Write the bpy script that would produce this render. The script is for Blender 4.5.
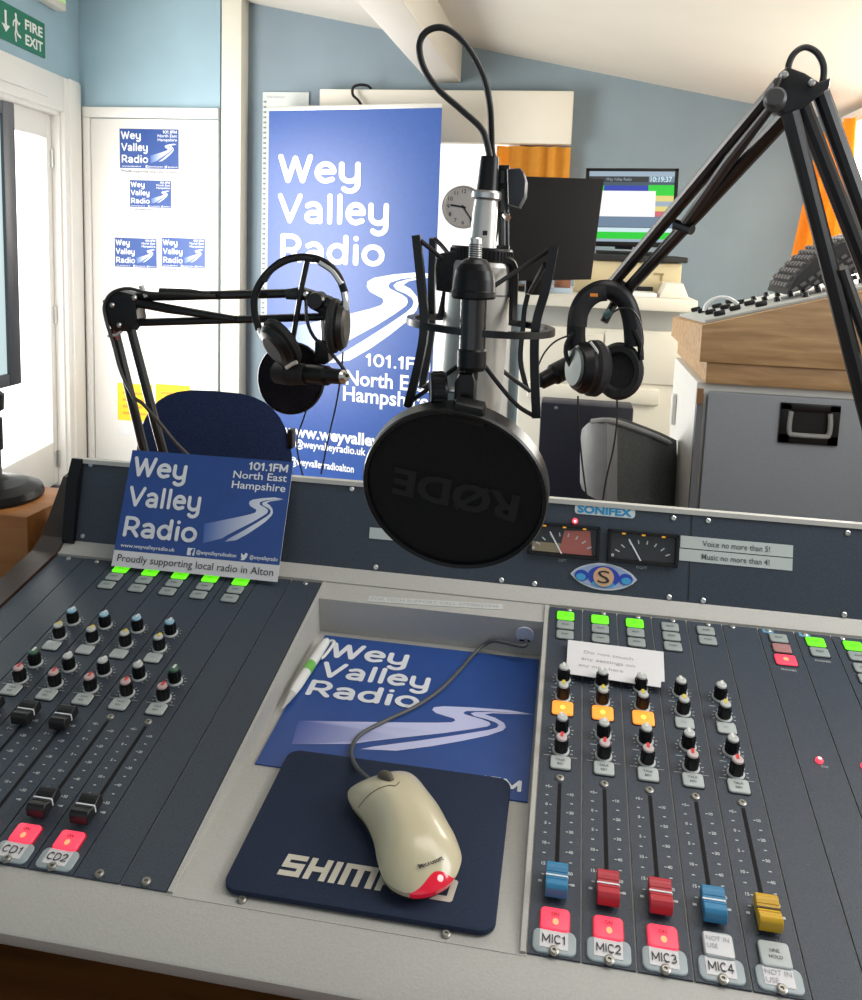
import bpy, bmesh, math, random
from mathutils import Vector as V, Matrix as M
from mathutils.geometry import tessellate_polygon
random.seed(7)
SC = bpy.context.scene
COL = SC.collection
for _o in list(bpy.data.objects):
    bpy.data.objects.remove(_o)

# ------------------------------------------------------------------ camera
YAW, PIT, ROL, TIL = [math.radians(a) for a in (-9.272, 7.423, -2.068, 11.627)]
FPX, PPX, PPY = 847.1, 431.0, 350.0
CZ = 1.38
CAM = V((0, 0, CZ))
_f = V((math.sin(YAW)*math.cos(PIT), math.cos(YAW)*math.cos(PIT), -math.sin(PIT)))
_x = V((math.cos(YAW), -math.sin(YAW), 0))
_d = _f.cross(_x)
RX = _x*math.cos(ROL) + _d*math.sin(ROL)
RD = -_x*math.sin(ROL) + _d*math.cos(ROL)
RF = _f
cd = bpy.data.cameras.new('camera')
co = bpy.data.objects.new('camera', cd)
COL.objects.link(co)
m3 = M((RX, -RD, -RF)).transposed()
co.matrix_world = M.Translation(CAM) @ m3.to_4x4()
cd.sensor_fit = 'AUTO'
cd.sensor_width = 36.0
cd.lens = FPX/1000*36.0
cd.shift_x = 0.0
cd.shift_y = -(500-PPY)/1000
cd.clip_start = 0.02
cd.clip_end = 60
SC.camera = co

# ------------------------------------------------------------------ world, lights, exposure
SC.view_settings.view_transform = 'Standard'
SC.view_settings.look = 'None'
SC.view_settings.gamma = 1.0
SC.view_settings.use_curve_mapping = False
SC.view_settings.exposure = 0.0
W = bpy.data.worlds.new('daylight')
SC.world = W
W.use_nodes = True
_bg = W.node_tree.nodes['Background']
_bg.inputs[0].default_value = (0.86, 0.93, 1.0, 1)
_bg.inputs[1].default_value = 0.6

def area(name, loc, target, sx, sy, power, color):
    l = bpy.data.lights.new(name, 'AREA')
    l.shape = 'RECTANGLE'
    l.size, l.size_y, l.energy, l.color = sx, sy, power, color
    o = bpy.data.objects.new(name, l)
    COL.objects.link(o)
    o.location = loc
    o.rotation_euler = (V(target)-V(loc)).to_track_quat('-Z', 'Y').to_euler()
    o['kind'] = 'structure'
    return o
# daylight by the left door and right-hand windows; the overhead lamp is added fill
area('door_daylight', (-2.28, 2.75, 1.15), (0.4, 3.7, 0.95), 1.0, 1.7, 88, (1.0, 0.98, 0.94))
area('window_daylight', (1.12, 2.3, 1.50), (-0.3, 1.2, 0.9), 1.1, 1.0, 34, (1.0, 0.96, 0.9))
area('overhead_fill_light', (0.42, 0.80, 2.08), (0.05, 0.85, 0.8), 0.5, 1.0, 7.0, (1.0, 0.97, 0.92))  # added overhead fill that brightens the console
area('side_window_daylight', (1.12, 0.72, 1.52), (-0.2, 0.65, 0.85), 0.6, 0.7, 12, (0.95, 0.98, 1.0))

# ------------------------------------------------------------------ geometry helpers
def ray(px, py):
    return (RX*((px-PPX)/FPX) + RD*((py-PPY)/FPX) + RF)
def at(px, py, Y):
    d = ray(px, py)
    return CAM + d*(Y/d.y)
def on(px, py, p0, n):
    d = ray(px, py)
    return CAM + d*((V(p0)-CAM).dot(n)/d.dot(n))
# deck frame: u to the right, v away along the sloping deck, h off the deck; camera sits at (0, 0, 0.60)
DU = V((1, 0, 0))
DV = V((0, math.cos(TIL), math.sin(TIL)))
DN = V((0, -math.sin(TIL), math.cos(TIL)))
D = M(((DU.x, DV.x, DN.x, 0), (DU.y, DV.y, DN.y, 0), (DU.z, DV.z, DN.z, 0), (0, 0, 0, 1)))
D = M.Translation(CAM - DN*0.60) @ D
DI = D.inverted()
def dw(u, v, h=0.0):
    return D @ V((u, v, h))
def dk(px, py, h=0.0):
    return DI @ on(px, py, dw(0, 0, h), DN)
def T(x, y, z):
    return M.Translation(V((x, y, z)))
def frame(o, x, y, z=None):
    x = V(x).normalized()
    y = V(y)
    y = (y - x*y.dot(x)).normalized()
    z = x.cross(y)
    m = M((x, y, z)).transposed().to_4x4()
    m.translation = V(o)
    return m
def axis(p, d):
    q = V(d).to_track_quat('Z', 'Y')
    return M.Translation(V(p)) @ q.to_matrix().to_4x4()
def cr(pts, n=6, closed=False):
    pts = [V(p) for p in pts]
    out = []
    N = len(pts)
    seg = N if closed else N-1
    for i in range(seg):
        if closed:
            a, b, c, d = pts[(i-1) % N], pts[i], pts[(i+1) % N], pts[(i+2) % N]
        else:
            b, c = pts[i], pts[i+1]
            a = pts[i-1] if i else b*2-c
            d = pts[i+2] if i+2 < N else c*2-b
        for k in range(n):
            t = k/n
            out.append(0.5*((2*b)+(c-a)*t+(2*a-5*b+4*c-d)*t*t+(3*b-a-3*c+d)*t**3))
    if not closed:
        out.append(pts[-1])
    return out
def rrect(w, h, r, n=5):
    p = []
    for cx, cy, a0 in ((w/2-r, h/2-r, 0), (-w/2+r, h/2-r, 90), (-w/2+r, -h/2+r, 180), (w/2-r, -h/2+r, 270)):
        for k in range(n+1):
            a = math.radians(a0+90*k/n)
            p.append((cx+r*math.cos(a), cy+r*math.sin(a)))
    return p
def ell(a, b, n=32):
    return [(a*math.cos(2*math.pi*k/n), b*math.sin(2*math.pi*k/n)) for k in range(n)]

# ------------------------------------------------------------------ materials
MATS = {}
def mat(name, col=None, rough=0.5, metal=0.0, noise=0.0, scale=60, emit=None, es=1.0, alpha=None, spec=0.5, bump=0.0, trans=0.0, coat=0.0):
    if name in MATS:
        return MATS[name]
    m = bpy.data.materials.new(name)
    m.use_nodes = True
    nt = m.node_tree
    b = nt.nodes['Principled BSDF']
    b.inputs['Base Color'].default_value = (*col, 1)
    b.inputs['Roughness'].default_value = rough
    b.inputs['Metallic'].default_value = metal
    b.inputs['Specular IOR Level'].default_value = spec
    b.inputs['Coat Weight'].default_value = coat
    if trans:
        b.inputs['Transmission Weight'].default_value = trans
    if emit:
        b.inputs['Emission Color'].default_value = (*emit, 1)
        b.inputs['Emission Strength'].default_value = es
    if noise or bump:
        tc = nt.nodes.new('ShaderNodeTexCoord')
        n = nt.nodes.new('ShaderNodeTexNoise')
        n.inputs['Scale'].default_value = scale
        n.inputs['Detail'].default_value = 4
        nt.links.new(tc.outputs['Object'], n.inputs['Vector'])
        if noise:
            r = nt.nodes.new('ShaderNodeValToRGB')
            r.color_ramp.elements[0].position = 0.3
            r.color_ramp.elements[1].position = 0.7
            r.color_ramp.elements[0].color = (*[c*(1-noise) for c in col], 1)
            r.color_ramp.elements[1].color = (*[min(1, c*(1+noise)) for c in col], 1)
            nt.links.new(n.outputs['Fac'], r.inputs[0])
            nt.links.new(r.outputs[0], b.inputs['Base Color'])
        if bump:
            bp = nt.nodes.new('ShaderNodeBump')
            bp.inputs['Strength'].default_value = bump
            bp.inputs['Distance'].default_value = 0.002
            nt.links.new(n.outputs['Fac'], bp.inputs['Height'])
            nt.links.new(bp.outputs[0], b.inputs['Normal'])
    MATS[name] = m
    return m
def wood(name, c0, c1, scale=(1, 14, 14), rough=0.45):
    if name in MATS:
        return MATS[name]
    m = bpy.data.materials.new(name)
    m.use_nodes = True
    nt = m.node_tree
    b = nt.nodes['Principled BSDF']
    b.inputs['Roughness'].default_value = rough
    tc = nt.nodes.new('ShaderNodeTexCoord')
    mp = nt.nodes.new('ShaderNodeMapping')
    mp.inputs['Scale'].default_value = scale
    n = nt.nodes.new('ShaderNodeTexNoise')
    n.inputs['Scale'].default_value = 3.0
    n.inputs['Detail'].default_value = 6
    n.inputs['Distortion'].default_value = 0.6
    r = nt.nodes.new('ShaderNodeValToRGB')
    r.color_ramp.elements[0].position = 0.32
    r.color_ramp.elements[1].position = 0.68
    r.color_ramp.elements[0].color = (*c0, 1)
    r.color_ramp.elements[1].color = (*c1, 1)
    nt.links.new(tc.outputs['Object'], mp.inputs[0])
    nt.links.new(mp.outputs[0], n.inputs['Vector'])
    nt.links.new(n.outputs['Fac'], r.inputs[0])
    nt.links.new(r.outputs[0], b.inputs['Base Color'])
    MATS[name] = m
    return m
def fade_mat(name, c0, c1, rough=0.4):
    """printed gradient: the colour runs from c0 to c1 along the sheet's own UV x"""
    if name in MATS:
        return MATS[name]
    m = bpy.data.materials.new(name)
    m.use_nodes = True
    nt = m.node_tree
    b = nt.nodes['Principled BSDF']
    b.inputs['Roughness'].default_value = rough
    uv = nt.nodes.new('ShaderNodeUVMap')
    uv.uv_map = 'uv'
    s = nt.nodes.new('ShaderNodeSeparateXYZ')
    r = nt.nodes.new('ShaderNodeValToRGB')
    r.color_ramp.elements[0].color = (*c0, 1)
    r.color_ramp.elements[1].color = (*c1, 1)
    nt.links.new(uv.outputs[0], s.inputs[0])
    nt.links.new(s.outputs[0], r.inputs[0])
    nt.links.new(r.outputs[0], b.inputs['Base Color'])
    MATS[name] = m
    return m

# ------------------------------------------------------------------ text
_TC = {}
def glyphs(s, bold=0.0):
    k = (s, bold)
    if k in _TC:
        return _TC[k]
    c = bpy.data.curves.new('t', 'FONT')
    c.body = s
    c.size = 1.0
    c.offset = bold
    c.resolution_u = 3
    o = bpy.data.objects.new('t', c)
    me = bpy.data.meshes.new_from_object(o)
    vs = [(v.co.x, v.co.y) for v in me.vertices]
    fs = [tuple(p.vertices) for p in me.polygons]
    bpy.data.objects.remove(o)
    bpy.data.curves.remove(c)
    bpy.data.meshes.remove(me)
    _TC[k] = (vs, fs)
    return _TC[k]
_hv = glyphs('H')[0]
CAPH = max(v[1] for v in _hv) - min(v[1] for v in _hv)

def arc(cx, cy, rx, ry, a0, a1, n=12):
    return [(cx+rx*math.cos(math.radians(a0+(a1-a0)*k/n)), cy+ry*math.sin(math.radians(a0+(a1-a0)*k/n))) for k in range(n+1)]
# rounded stroke alphabet of the station's logo: advance, list of strokes (cap height 1)
SG = {
 'W': (1.16, [[(0.09, .91), (.33, .09), (.56, .86), (.80, .09), (1.04, .91)]]),
 'V': (.90, [[(.08, .91), (.42, .09), (.78, .91)]]),
 'R': (.84, [[(.13, .09), (.13, .91), (.38, .91)] + arc(.40, .67, .27, .24, 90, -90, 12) + [(.13, .43)], [(.42, .43), (.70, .09)]]),
 'e': (.76, [[(.12, .40), (.62, .40)] + arc(.37, .38, .26, .29, 5, 300, 20)[1:] + [(.58, .15)]]),
 'y': (.74, [[(.11, .66), (.11, .34)] + arc(.36, .32, .25, .23, 180, 360, 12) + [(.61, .66), (.61, -.02)] + arc(.37, -.02, .24, .22, 0, -140, 10)]),
 'a': (.74, [[(.14, .60)] + arc(.34, .43, .24, .24, 110, 0, 10) + [(.58, .09)], [(.58, .38), (.32, .38)] + arc(.32, .235, .20, .145, 90, 270, 10) + [(.44, .10), (.58, .20)]]),
 'l': (.34, [[(.17, .93), (.17, .09)]]),
 'd': (.80, [arc(.37, .37, .26, .28, 0, 360, 24), [(.64, .93), (.64, .09)]]),
 'i': (.34, [[(.17, .64), (.17, .09)], [(.17, .90), (.17, .905)]]),
 'o': (.76, [arc(.38, .37, .28, .28, 0, 360, 24)]),
 '1': (.52, [[(.12, .74), (.30, .91), (.30, .09)]]),
 '0': (.80, [arc(.40, .50, .28, .41, 0, 360, 24)]),
 '2': (.72, [arc(.36, .66, .25, .25, 170, -35, 12) + [(.11, .09), (.62, .09)]]),
 '3': (.72, [arc(.35, .69, .23, .22, 150, -90, 12) + arc(.35, .28, .26, .20, 90, -150, 12)[1:]]),
 '4': (.76, [[(.50, .09), (.50, .91), (.10, .32), (.66, .32)]]),
 '.': (.32, [[(.16, .09), (.16, .095)]]),
 'F': (.66, [[(.12, .09), (.12, .91), (.56, .91)], [(.12, .50), (.50, .50)]]),
 'M': (.98, [[(.12, .09), (.12, .91), (.49, .25), (.86, .91), (.86, .09)]]),
 'I': (.30, [[(.15, .09), (.15, .91)]]),
 'C': (.82, [arc(.44, .50, .33, .41, 50, 310, 18)]),
 'D': (.84, [[(.12, .09), (.12, .91), (.36, .91)] + arc(.36, .50, .36, .41, 90, -90, 14) + [(.12, .09)]]),
}

# ------------------------------------------------------------------ mesh builder
class MB:
    def __init__(s):
        s.v, s.f, s.m, s.u, s.mats = [], [], [], [], []
    def mi(s, m):
        if m not in s.mats:
            s.mats.append(m)
        return s.mats.index(m)
    def add(s, vs, fs, m, X=None, uv=0.0):
        o = len(s.v)
        i = s.mi(m)
        s.v += [(X @ V(p)) if X else V(p) for p in vs]
        for f in fs:
            s.f.append(tuple(o+k for k in f))
            s.m.append(i)
            s.u.append([uv if not isinstance(uv, list) else uv[k] for k in f])
        return s
    def bmadd(s, bm, m, X=None):
        bm.verts.index_update()
        s.add([v.co.copy() for v in bm.verts], [[v.index for v in f.verts] for f in bm.faces], m, X)
        bm.free()
    def box(s, c, size, m, X=None, bev=0.0, seg=2):
        bm = bmesh.new()
        bmesh.ops.create_cube(bm, size=1.0)
        for v in bm.verts:
            v.co = V((v.co.x*size[0]+c[0], v.co.y*size[1]+c[1], v.co.z*size[2]+c[2]))
        if bev:
            bmesh.ops.bevel(bm, geom=bm.edges[:], offset=bev, segments=seg, affect='EDGES', profile=0.5)
        s.bmadd(bm, m, X)
        return s
    def prism(s, poly, z0, z1, m, X=None, bev=0.0, seg=2, m2=None):
        """2-D outline (anticlockwise) drawn in xy and given thickness along z"""
        bm = bmesh.new()
        vs = [bm.verts.new((p[0], p[1], z0)) for p in poly]
        f = bm.faces.new(vs)
        f.normal_update()
        r = bmesh.ops.extrude_face_region(bm, geom=[f])
        for e in r['geom']:
            if isinstance(e, bmesh.types.BMVert):
                e.co.z = z1
        bmesh.ops.recalc_face_normals(bm, faces=bm.faces[:])
        if bev:
            es = [e for e in bm.edges if abs(e.verts[0].co.z-z1) < 1e-7 and abs(e.verts[1].co.z-z1) < 1e-7]
            bmesh.ops.bevel(bm, geom=es, offset=bev, segments=seg, affect='EDGES', profile=0.5)
        s.bmadd(bm, m, X)
        return s
    def flat(s, poly, m, X=None, z=0.0, uv=0.0):
        t = tessellate_polygon([[V((p[0], p[1], 0)) for p in poly]])
        fs = []
        for a, b, c in t:
            ar = (poly[b][0]-poly[a][0])*(poly[c][1]-poly[a][1])-(poly[c][0]-poly[a][0])*(poly[b][1]-poly[a][1])
            fs.append((a, b, c) if ar > 0 else (a, c, b))
        s.add([(p[0], p[1], z) for p in poly], fs, m, X, uv)
        return s
    def quad(s, pts, m, X=None):
        return s.add(pts, [tuple(range(len(pts)))], m, X)
    def tube(s, pts, r, m, n=8, closed=False, flat=1.0, X=None):
        """sweep a round (or flattened) section along pts; r a number or one per point"""
        pts = [V(p) for p in pts]
        N = len(pts)
        rs = r if isinstance(r, (list, tuple)) else [r]*N
        vs, fs = [], []
        up = None
        for i, p in enumerate(pts):
            a = pts[(i-1) % N] if (closed or i) else p
            b = pts[(i+1) % N] if (closed or i < N-1) else p
            t = (b-a)
            t = t.normalized() if t.length > 1e-9 else V((0, 0, 1))
            if up is None:
                up = V((0, 0, 1)) if abs(t.z) < 0.9 else V((0, 1, 0))
            up = (up-t*up.dot(t)).normalized()
            sd = t.cross(up)
            for k in range(n):
                q = 2*math.pi*(k+0.5)/n
                vs.append(p + up*(rs[i]*math.sin(q)) + sd*(rs[i]*flat*math.cos(q)))
        L = N if closed else N-1
        for i in range(L):
            for k in range(n):
                a, b = i*n+k, i*n+(k+1) % n
                c, d = ((i+1) % N)*n+(k+1) % n, ((i+1) % N)*n+k
                fs.append((a, d, c, b))
        if not closed:
            fs.append(tuple(range(n)))
            fs.append(tuple((N-1)*n+k for k in reversed(range(n))))
        s.add(vs, fs, m, X)
        return s
    def cyl(s, a, b, r, m, r2=None, n=20):
        return s.tube([a, b], [r, r if r2 is None else r2], m, n)
    def lathe(s, prof, m, X=None, n=28, sy=1.0, ms=None, caps=True):
        """profile of (radius, z) turned about z; closed with discs where the radius is not zero; ms: material per segment"""
        P = len(prof)
        vs = []
        for r, z in prof:
            for k in range(n):
                q = 2*math.pi*k/n
                vs.append((r*math.cos(q), r*sy*math.sin(q), z))
        for i in range(P-1):
            fs = [(i*n+k, i*n+(k+1) % n, (i+1)*n+(k+1) % n, (i+1)*n+k) for k in range(n)]
            s.add(vs[i*n:(i+2)*n], [tuple(q-i*n for q in f) for f in fs], ms[i] if ms else m, X)
        if caps and prof[0][0] > 1e-6:
            s.add(vs[:n], [tuple(reversed(range(n)))], ms[0] if ms else m, X)
        if caps and prof[-1][0] > 1e-6:
            s.add(vs[-n:], [tuple(range(n))], ms[-1] if ms else m, X)
        return s
    def text(s, t, x, y, h, m, X=None, w=None, align='l', bold=0.0, z=0.0, rot=0.0, maxw=None):
        vs, fs = glyphs(t, bold)
        if not vs:
            return s
        x0, x1 = min(v[0] for v in vs), max(v[0] for v in vs)
        k = h/CAPH
        kx = (w/(x1-x0)) if w else k
        if maxw and (x1-x0)*kx > maxw:
            kx = maxw/(x1-x0)
        W_ = (x1-x0)*kx
        ox = {'l': 0, 'r': -W_, 'c': -W_/2}[align]
        ca, sa = math.cos(rot), math.sin(rot)
        P = [((v[0]-x0)*kx+ox, v[1]*k) for v in vs]
        s.add([(x+a*ca-b*sa, y+a*sa+b*ca, z) for a, b in P], fs, m, X)
        return s
    def strokes(s, t, x, y, h, m, X=None, w=None, sw=0.175, z=0.0, shear=0.0):
        adv = sum(SG[c][0] for c in t)
        kx = (w/adv) if w else h
        r = sw/2
        cx = 0.0
        cnt = [0]
        def P(p):
            return (x+(p[0]+shear*p[1])*kx, y+p[1]*h, z+2.5e-5*(cnt[0] % 24))
        for c in t:
            a, sts = SG[c]
            for st in sts:
                st = [(q[0]+cx, q[1]) for q in st]
                for i in range(len(st)-1):
                    cnt[0] += 1
                    p, q = st[i], st[i+1]
                    dx, dy = q[0]-p[0], q[1]-p[1]
                    L = math.hypot(dx, dy) or 1e-6
                    nx, ny = -dy/L*r, dx/L*r
                    s.add([P((p[0]-nx, p[1]-ny)), P((q[0]-nx, q[1]-ny)), P((q[0]+nx, q[1]+ny)), P((p[0]+nx, p[1]+ny))], [(0, 1, 2, 3)], m, X)
                for p in st:
                    cnt[0] += 1
                    s.add([P((p[0]+r*math.cos(k*math.pi/6), p[1]+r*math.sin(k*math.pi/6))) for k in range(12)], [tuple(range(12))], m, X)
            cx += a
        return s
    def mesh(s, name, smooth=True, ang=35, shift=None):
        me = bpy.data.meshes.new(name)
        c = shift or V((0, 0, 0))
        me.from_pydata([tuple(v-c) for v in s.v], [], s.f)
        for m in s.mats:
            me.materials.append(m)
        me.polygons.foreach_set('material_index', s.m)
        if any(any(q) for q in s.u):
            l = me.uv_layers.new(name='uv')
            i = 0
            for q in s.u:
                for a in q:
                    l.data[i].uv = (a, 0.5)
                    i += 1
        me.update()
        if smooth:
            me.polygons.foreach_set('use_smooth', [True]*len(me.polygons))
            me.set_sharp_from_angle(angle=math.radians(ang))
        return me
    def build(s, name, parent=None, smooth=True, ang=35, base=False):
        lo = V([min(v[i] for v in s.v) for i in range(3)])
        hi = V([max(v[i] for v in s.v) for i in range(3)])
        c = (lo+hi)/2
        if base:
            c.z = lo.z
        me = s.mesh(name, smooth, ang, c)
        o = bpy.data.objects.new(name, me)
        COL.objects.link(o)
        put(o, parent, M.Translation(c))
        return o

WORLD = {}
def put(o, parent, X):
    WORLD[o.name] = X
    if parent is not None:
        o.parent = parent
        o.matrix_basis = WORLD[parent.name].inverted() @ X
    else:
        o.matrix_basis = X
def inst(me, name, parent, X, label=None):
    o = bpy.data.objects.new(name, me)
    COL.objects.link(o)
    put(o, parent, X)
    if label:
        o['label'] = label
    return o
def thing(name, label, cat, loc, group=None):
    o = bpy.data.objects.new(name, None)
    o.empty_display_size = 0.05
    COL.objects.link(o)
    put(o, None, M.Translation(V(loc)))
    return tag(o, label, cat, group)
def tag(o, label, cat, group=None):
    o['label'] = label
    o['category'] = cat
    if group:
        o['group'] = group
    return o
def struct(o):
    o['kind'] = 'structure'
    return o

# ------------------------------------------------------------------ colours
WHITE_PAINT = mat('white_gloss_paint', (.82, .80, .76), .45)
CREAM_PAINT = mat('cream_paint', (.72, .68, .59), .6, noise=.03, scale=3)
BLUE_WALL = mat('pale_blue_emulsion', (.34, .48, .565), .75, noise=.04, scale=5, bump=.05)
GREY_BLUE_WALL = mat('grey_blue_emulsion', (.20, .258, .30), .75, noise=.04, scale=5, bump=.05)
CEIL = mat('cream_ceiling', (.60, .57, .51), .8, noise=.02, scale=3)
BEIGE = mat('console_beige_enamel', (.47, .46, .43), .42, noise=.05, scale=500, bump=.1)
DARKP = mat('slate_crinkle_enamel', (.041, .054, .075), .45, noise=.30, scale=900, bump=.25)
SEAM = mat('dark_seam', (.008, .009, .011), .6)
BLACK = mat('black_plastic', (.008, .008, .009), .34, spec=.3)
BLACKM = mat('black_satin_metal', (.009, .0095, .011), .30, metal=.0, spec=.4)
SOFTBLK = mat('soft_black_pad', (.014, .014, .016), .75, noise=.3, scale=200, bump=.2)
RUBBER = mat('black_cable_rubber', (.012, .012, .013), .45)
STEEL = mat('bright_steel', (.68, .68, .66), .28, metal=1.0)
SILVER = mat('satin_silver', (.72, .70, .66), .34, metal=.5)
WHITE = mat('white_print', (.80, .82, .86), .45)
PAPER = mat('white_paper', (.74, .73, .74), .7, noise=.03, scale=30)
INK = mat('black_ink', (.03, .03, .035), .6)
GREYINK = mat('grey_pencil', (.40, .40, .43), .7)
LOGO_BLUE = mat('logo_blue_print', (.024, .075, .29), .36, noise=.06, scale=40)
PALE_TICK = mat('pale_print', (.52, .56, .56), .5)
KEYGREY = mat('grey_key_plastic', (.33, .37, .36), .35)
DESKWOOD = wood('orange_brown_veneer', (.33, .12, .025), (.52, .22, .06), (1.5, 12, 12))
DARKWOOD = wood('dark_brown_veneer', (.070, .028, .014), (.12, .05, .025), (1.5, 12, 12))
# ------------------------------------------------------------------ the room
WY = 4.32
WX = at(835, 121, WY).x                         # right wall, far wall
_ca, _cb = at(475, 48, WY), at(753, 104, WY)
ZC = lambda x: _ca.z + (_cb.z-_ca.z)/(_cb.x-_ca.x)*(x-_ca.x)     # sloping ceiling
mb = MB(); mb.box((-.6, 1.6, -.05), (4.6, 6.6, .1), mat('grey_carpet', (.10, .10, .11), .95, noise=.3, scale=150)); struct(mb.build('floor', base=True))
mb = MB()
mb.prism([(-3.2, ZC(-3.2)), (WX+.1, ZC(WX+.1)), (WX+.1, ZC(WX+.1)+.1), (-3.2, ZC(-3.2)+.1)], -4.75, 1.6, CEIL, M(((1, 0, 0, 0), (0, 0, -1, 0), (0, 1, 0, 0), (0, 0, 0, 1))))
struct(mb.build('ceiling'))
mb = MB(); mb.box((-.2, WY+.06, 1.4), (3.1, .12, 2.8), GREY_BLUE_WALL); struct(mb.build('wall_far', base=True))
# shallower stretch of wall on the left with the white inner door
YB = 4.3
C0 = at(80, 100, YB); CP = at(220, 100, YB)
LD = V((0.158, -0.9875, 0)).normalized()   # left wall runs towards the camera
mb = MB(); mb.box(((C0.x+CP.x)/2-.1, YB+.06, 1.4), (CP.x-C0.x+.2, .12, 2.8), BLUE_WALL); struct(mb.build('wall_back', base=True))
LN = V((0.9875, 0.158, 0))                 # left wall's normal into the room
LF = frame((C0.x, C0.y, 0), LD, (0, 0, 1), )   # x along the wall towards the camera, y up, z = into the room
if LF.col[2].to_3d().dot(LN) < 0:
    LF = M((LF.col[0], LF.col[1], -LF.col[2], LF.col[3])).transposed()
def lw(px, py):                             # point of the left wall in (along, up)
    p = on(px, py, C0, LN)
    q = LF.inverted() @ p
    return q.x, q.y
dx0 = lw(64, 300)[0]; dztop = lw(64, 113)[1]; fz = lw(81, 86)[1]
DWID = 0.86
mb = MB()
for x0, x1, z0, z1 in ((-.1, dx0, 0, 2.8), (dx0+DWID, 6.0, 0, 2.8), (dx0, dx0+DWID, dztop, 2.8)):
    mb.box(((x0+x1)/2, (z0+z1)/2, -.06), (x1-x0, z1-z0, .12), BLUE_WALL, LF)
struct(mb.build('wall_left', base=True))
mb = MB(); mb.box((WX+.06, 1.5, 1.1), (.12, 6.3, 2.2), CREAM_PAINT); struct(mb.build('wall_right', base=True))
# post at the end of the shallow wall
pa, pb = at(221, 100, 4.22), at(241, 100, 4.22)
mb = MB(); mb.box(((pa.x+pb.x)/2, 4.27, 1.33), (pb.x-pa.x, .10, 2.66), CREAM_PAINT, bev=.006); struct(mb.build('trim_1', base=True))
# ceiling beam running towards the camera
ba, bb = at(428, 82, WY-.05), at(460, 82, WY-.05)
mb = MB(); mb.box(((ba.x+bb.x)/2, 2.72, ba.z+.15), (bb.x-ba.x, 3.18, .3), CEIL, bev=.012); struct(mb.build('trim_2'))

# outer door in the left wall; its glowing pane is added to read blown-out white
GLOWPANE = mat('glowing_door_pane', (.9, .9, .88), .4, emit=(1, .99, .96), es=2.2)
dr = MB()
fw = lw(81, 300)[0]
for x0, x1, z0, z1, d in ((fw, dx0, 0, fz, .025), (dx0+DWID, dx0+DWID+.09, 0, fz, .025), (dx0, dx0+DWID, dztop, fz, .025)):
    dr.box(((x0+x1)/2, (z0+z1)/2, d/2-.004), (x1-x0, z1-z0, d), WHITE_PAINT, LF, bev=.006)
    dr.box(((x0+x1)/2, (z0+z1)/2, d/2+.008), ((x1-x0)*.55, (z1-z0)*(1 if x1-x0 < .3 else .5), d), WHITE_PAINT, LF, bev=.004)
dr.box((dx0-.004+.01, dztop/2, -.05), (.02, dztop, .1), WHITE_PAINT, LF)
dr.box((dx0+DWID/2, dztop-.01, -.05), (DWID, .02, .1), WHITE_PAINT, LF)
door = struct(dr.build('door_1', base=True))
lf = MB()
e0, e1 = dx0+.02, dx0+DWID-.02
for x0, x1, z0, z1 in ((e0, e0+.05, .02, dztop-.02), (e1-.05, e1, .02, dztop-.02), (e0+.05, e1-.05, dztop-.14, dztop-.02), (e0+.05, e1-.05, .02, .25)):
    lf.box(((x0+x1)/2, (z0+z1)/2, -.06), (x1-x0, z1-z0, .04), WHITE_PAINT, LF, bev=.004)
leaf = lf.build('door_leaf', door)
g = MB(); g.box(((e0+e1)/2, (dztop+.11)/2, -.062), (e1-e0-.10, dztop-.39, .012), GLOWPANE, LF); g.build('pane', door)
for py in (157, 317, 467):
    z = lw(50, py)[1]
    h = MB()
    h.cyl(LF @ V((dx0+.03, z-.045, -.034)), LF @ V((dx0+.03, z+.045, -.034)), .007, STEEL, n=12)
    h.box((dx0+.018, z, -.039), (.022, .085, .004), STEEL, LF)
    h.box((dx0+.05, z, -.039), (.022, .085, .004), STEEL, LF)
    h.build('hinge', door)

# white inner door in the shallow wall
d2 = MB()
q0 = at(85, 200, YB-.01).x; q1 = CP.x
zt = at(150, 108, YB).z; zi = at(150, 118.5, YB).z
d2.box(((q0+q1)/2, YB-.012, (zt+zi)/2), (q1-q0, .03, zt-zi), WHITE_PAINT, bev=.004)
d2.box((q0+.02, YB-.012, zi/2), (.04, .03, zi), WHITE_PAINT, bev=.004)
inner = struct(d2.build('door_2', base=True))
s_ = MB(); s_.box(((q0+.04+q1)/2, YB-.004, zi/2), (q1-q0-.045, .02, zi-.01), WHITE_PAINT, bev=.003); slab = s_.build('door_leaf', inner)

# far window: cream pelmet, blown-out frosted pane, orange curtain
a, b = at(322, 91, WY-.045), at(571, 146, WY-.045)
mb = MB(); mb.box(((a.x+b.x)/2, WY-.045, (a.z+b.z)/2+.003), (b.x-a.x, .085, a.z-b.z), CREAM_PAINT, bev=.006)
tag(mb.build('curtain_pelmet'), 'long cream box pelmet above the bright far window', 'pelmet')
a, b = at(330, 135, WY-.01), at(500, 420, WY-.01)
mb = MB(); mb.box(((a.x+b.x)/2, WY-.004, (a.z+b.z)/2), (b.x-a.x, .014, a.z-b.z), mat('sunlit_roller_blind', (.9, .9, .86), .7, emit=(1, .99, .94), es=1.0))
w1 = struct(mb.build('window_1'))
mb = MB()
for x0, x1, z0, z1 in ((b.x-.02, b.x+.035, b.z, a.z), (a.x, b.x, b.z-.04, b.z)):
    mb.box(((x0+x1)/2, WY-.015, (z0+z1)/2), (x1-x0, .04, z1-z0), WHITE_PAINT, bev=.004)
mb.build('window_frame', w1)
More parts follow.
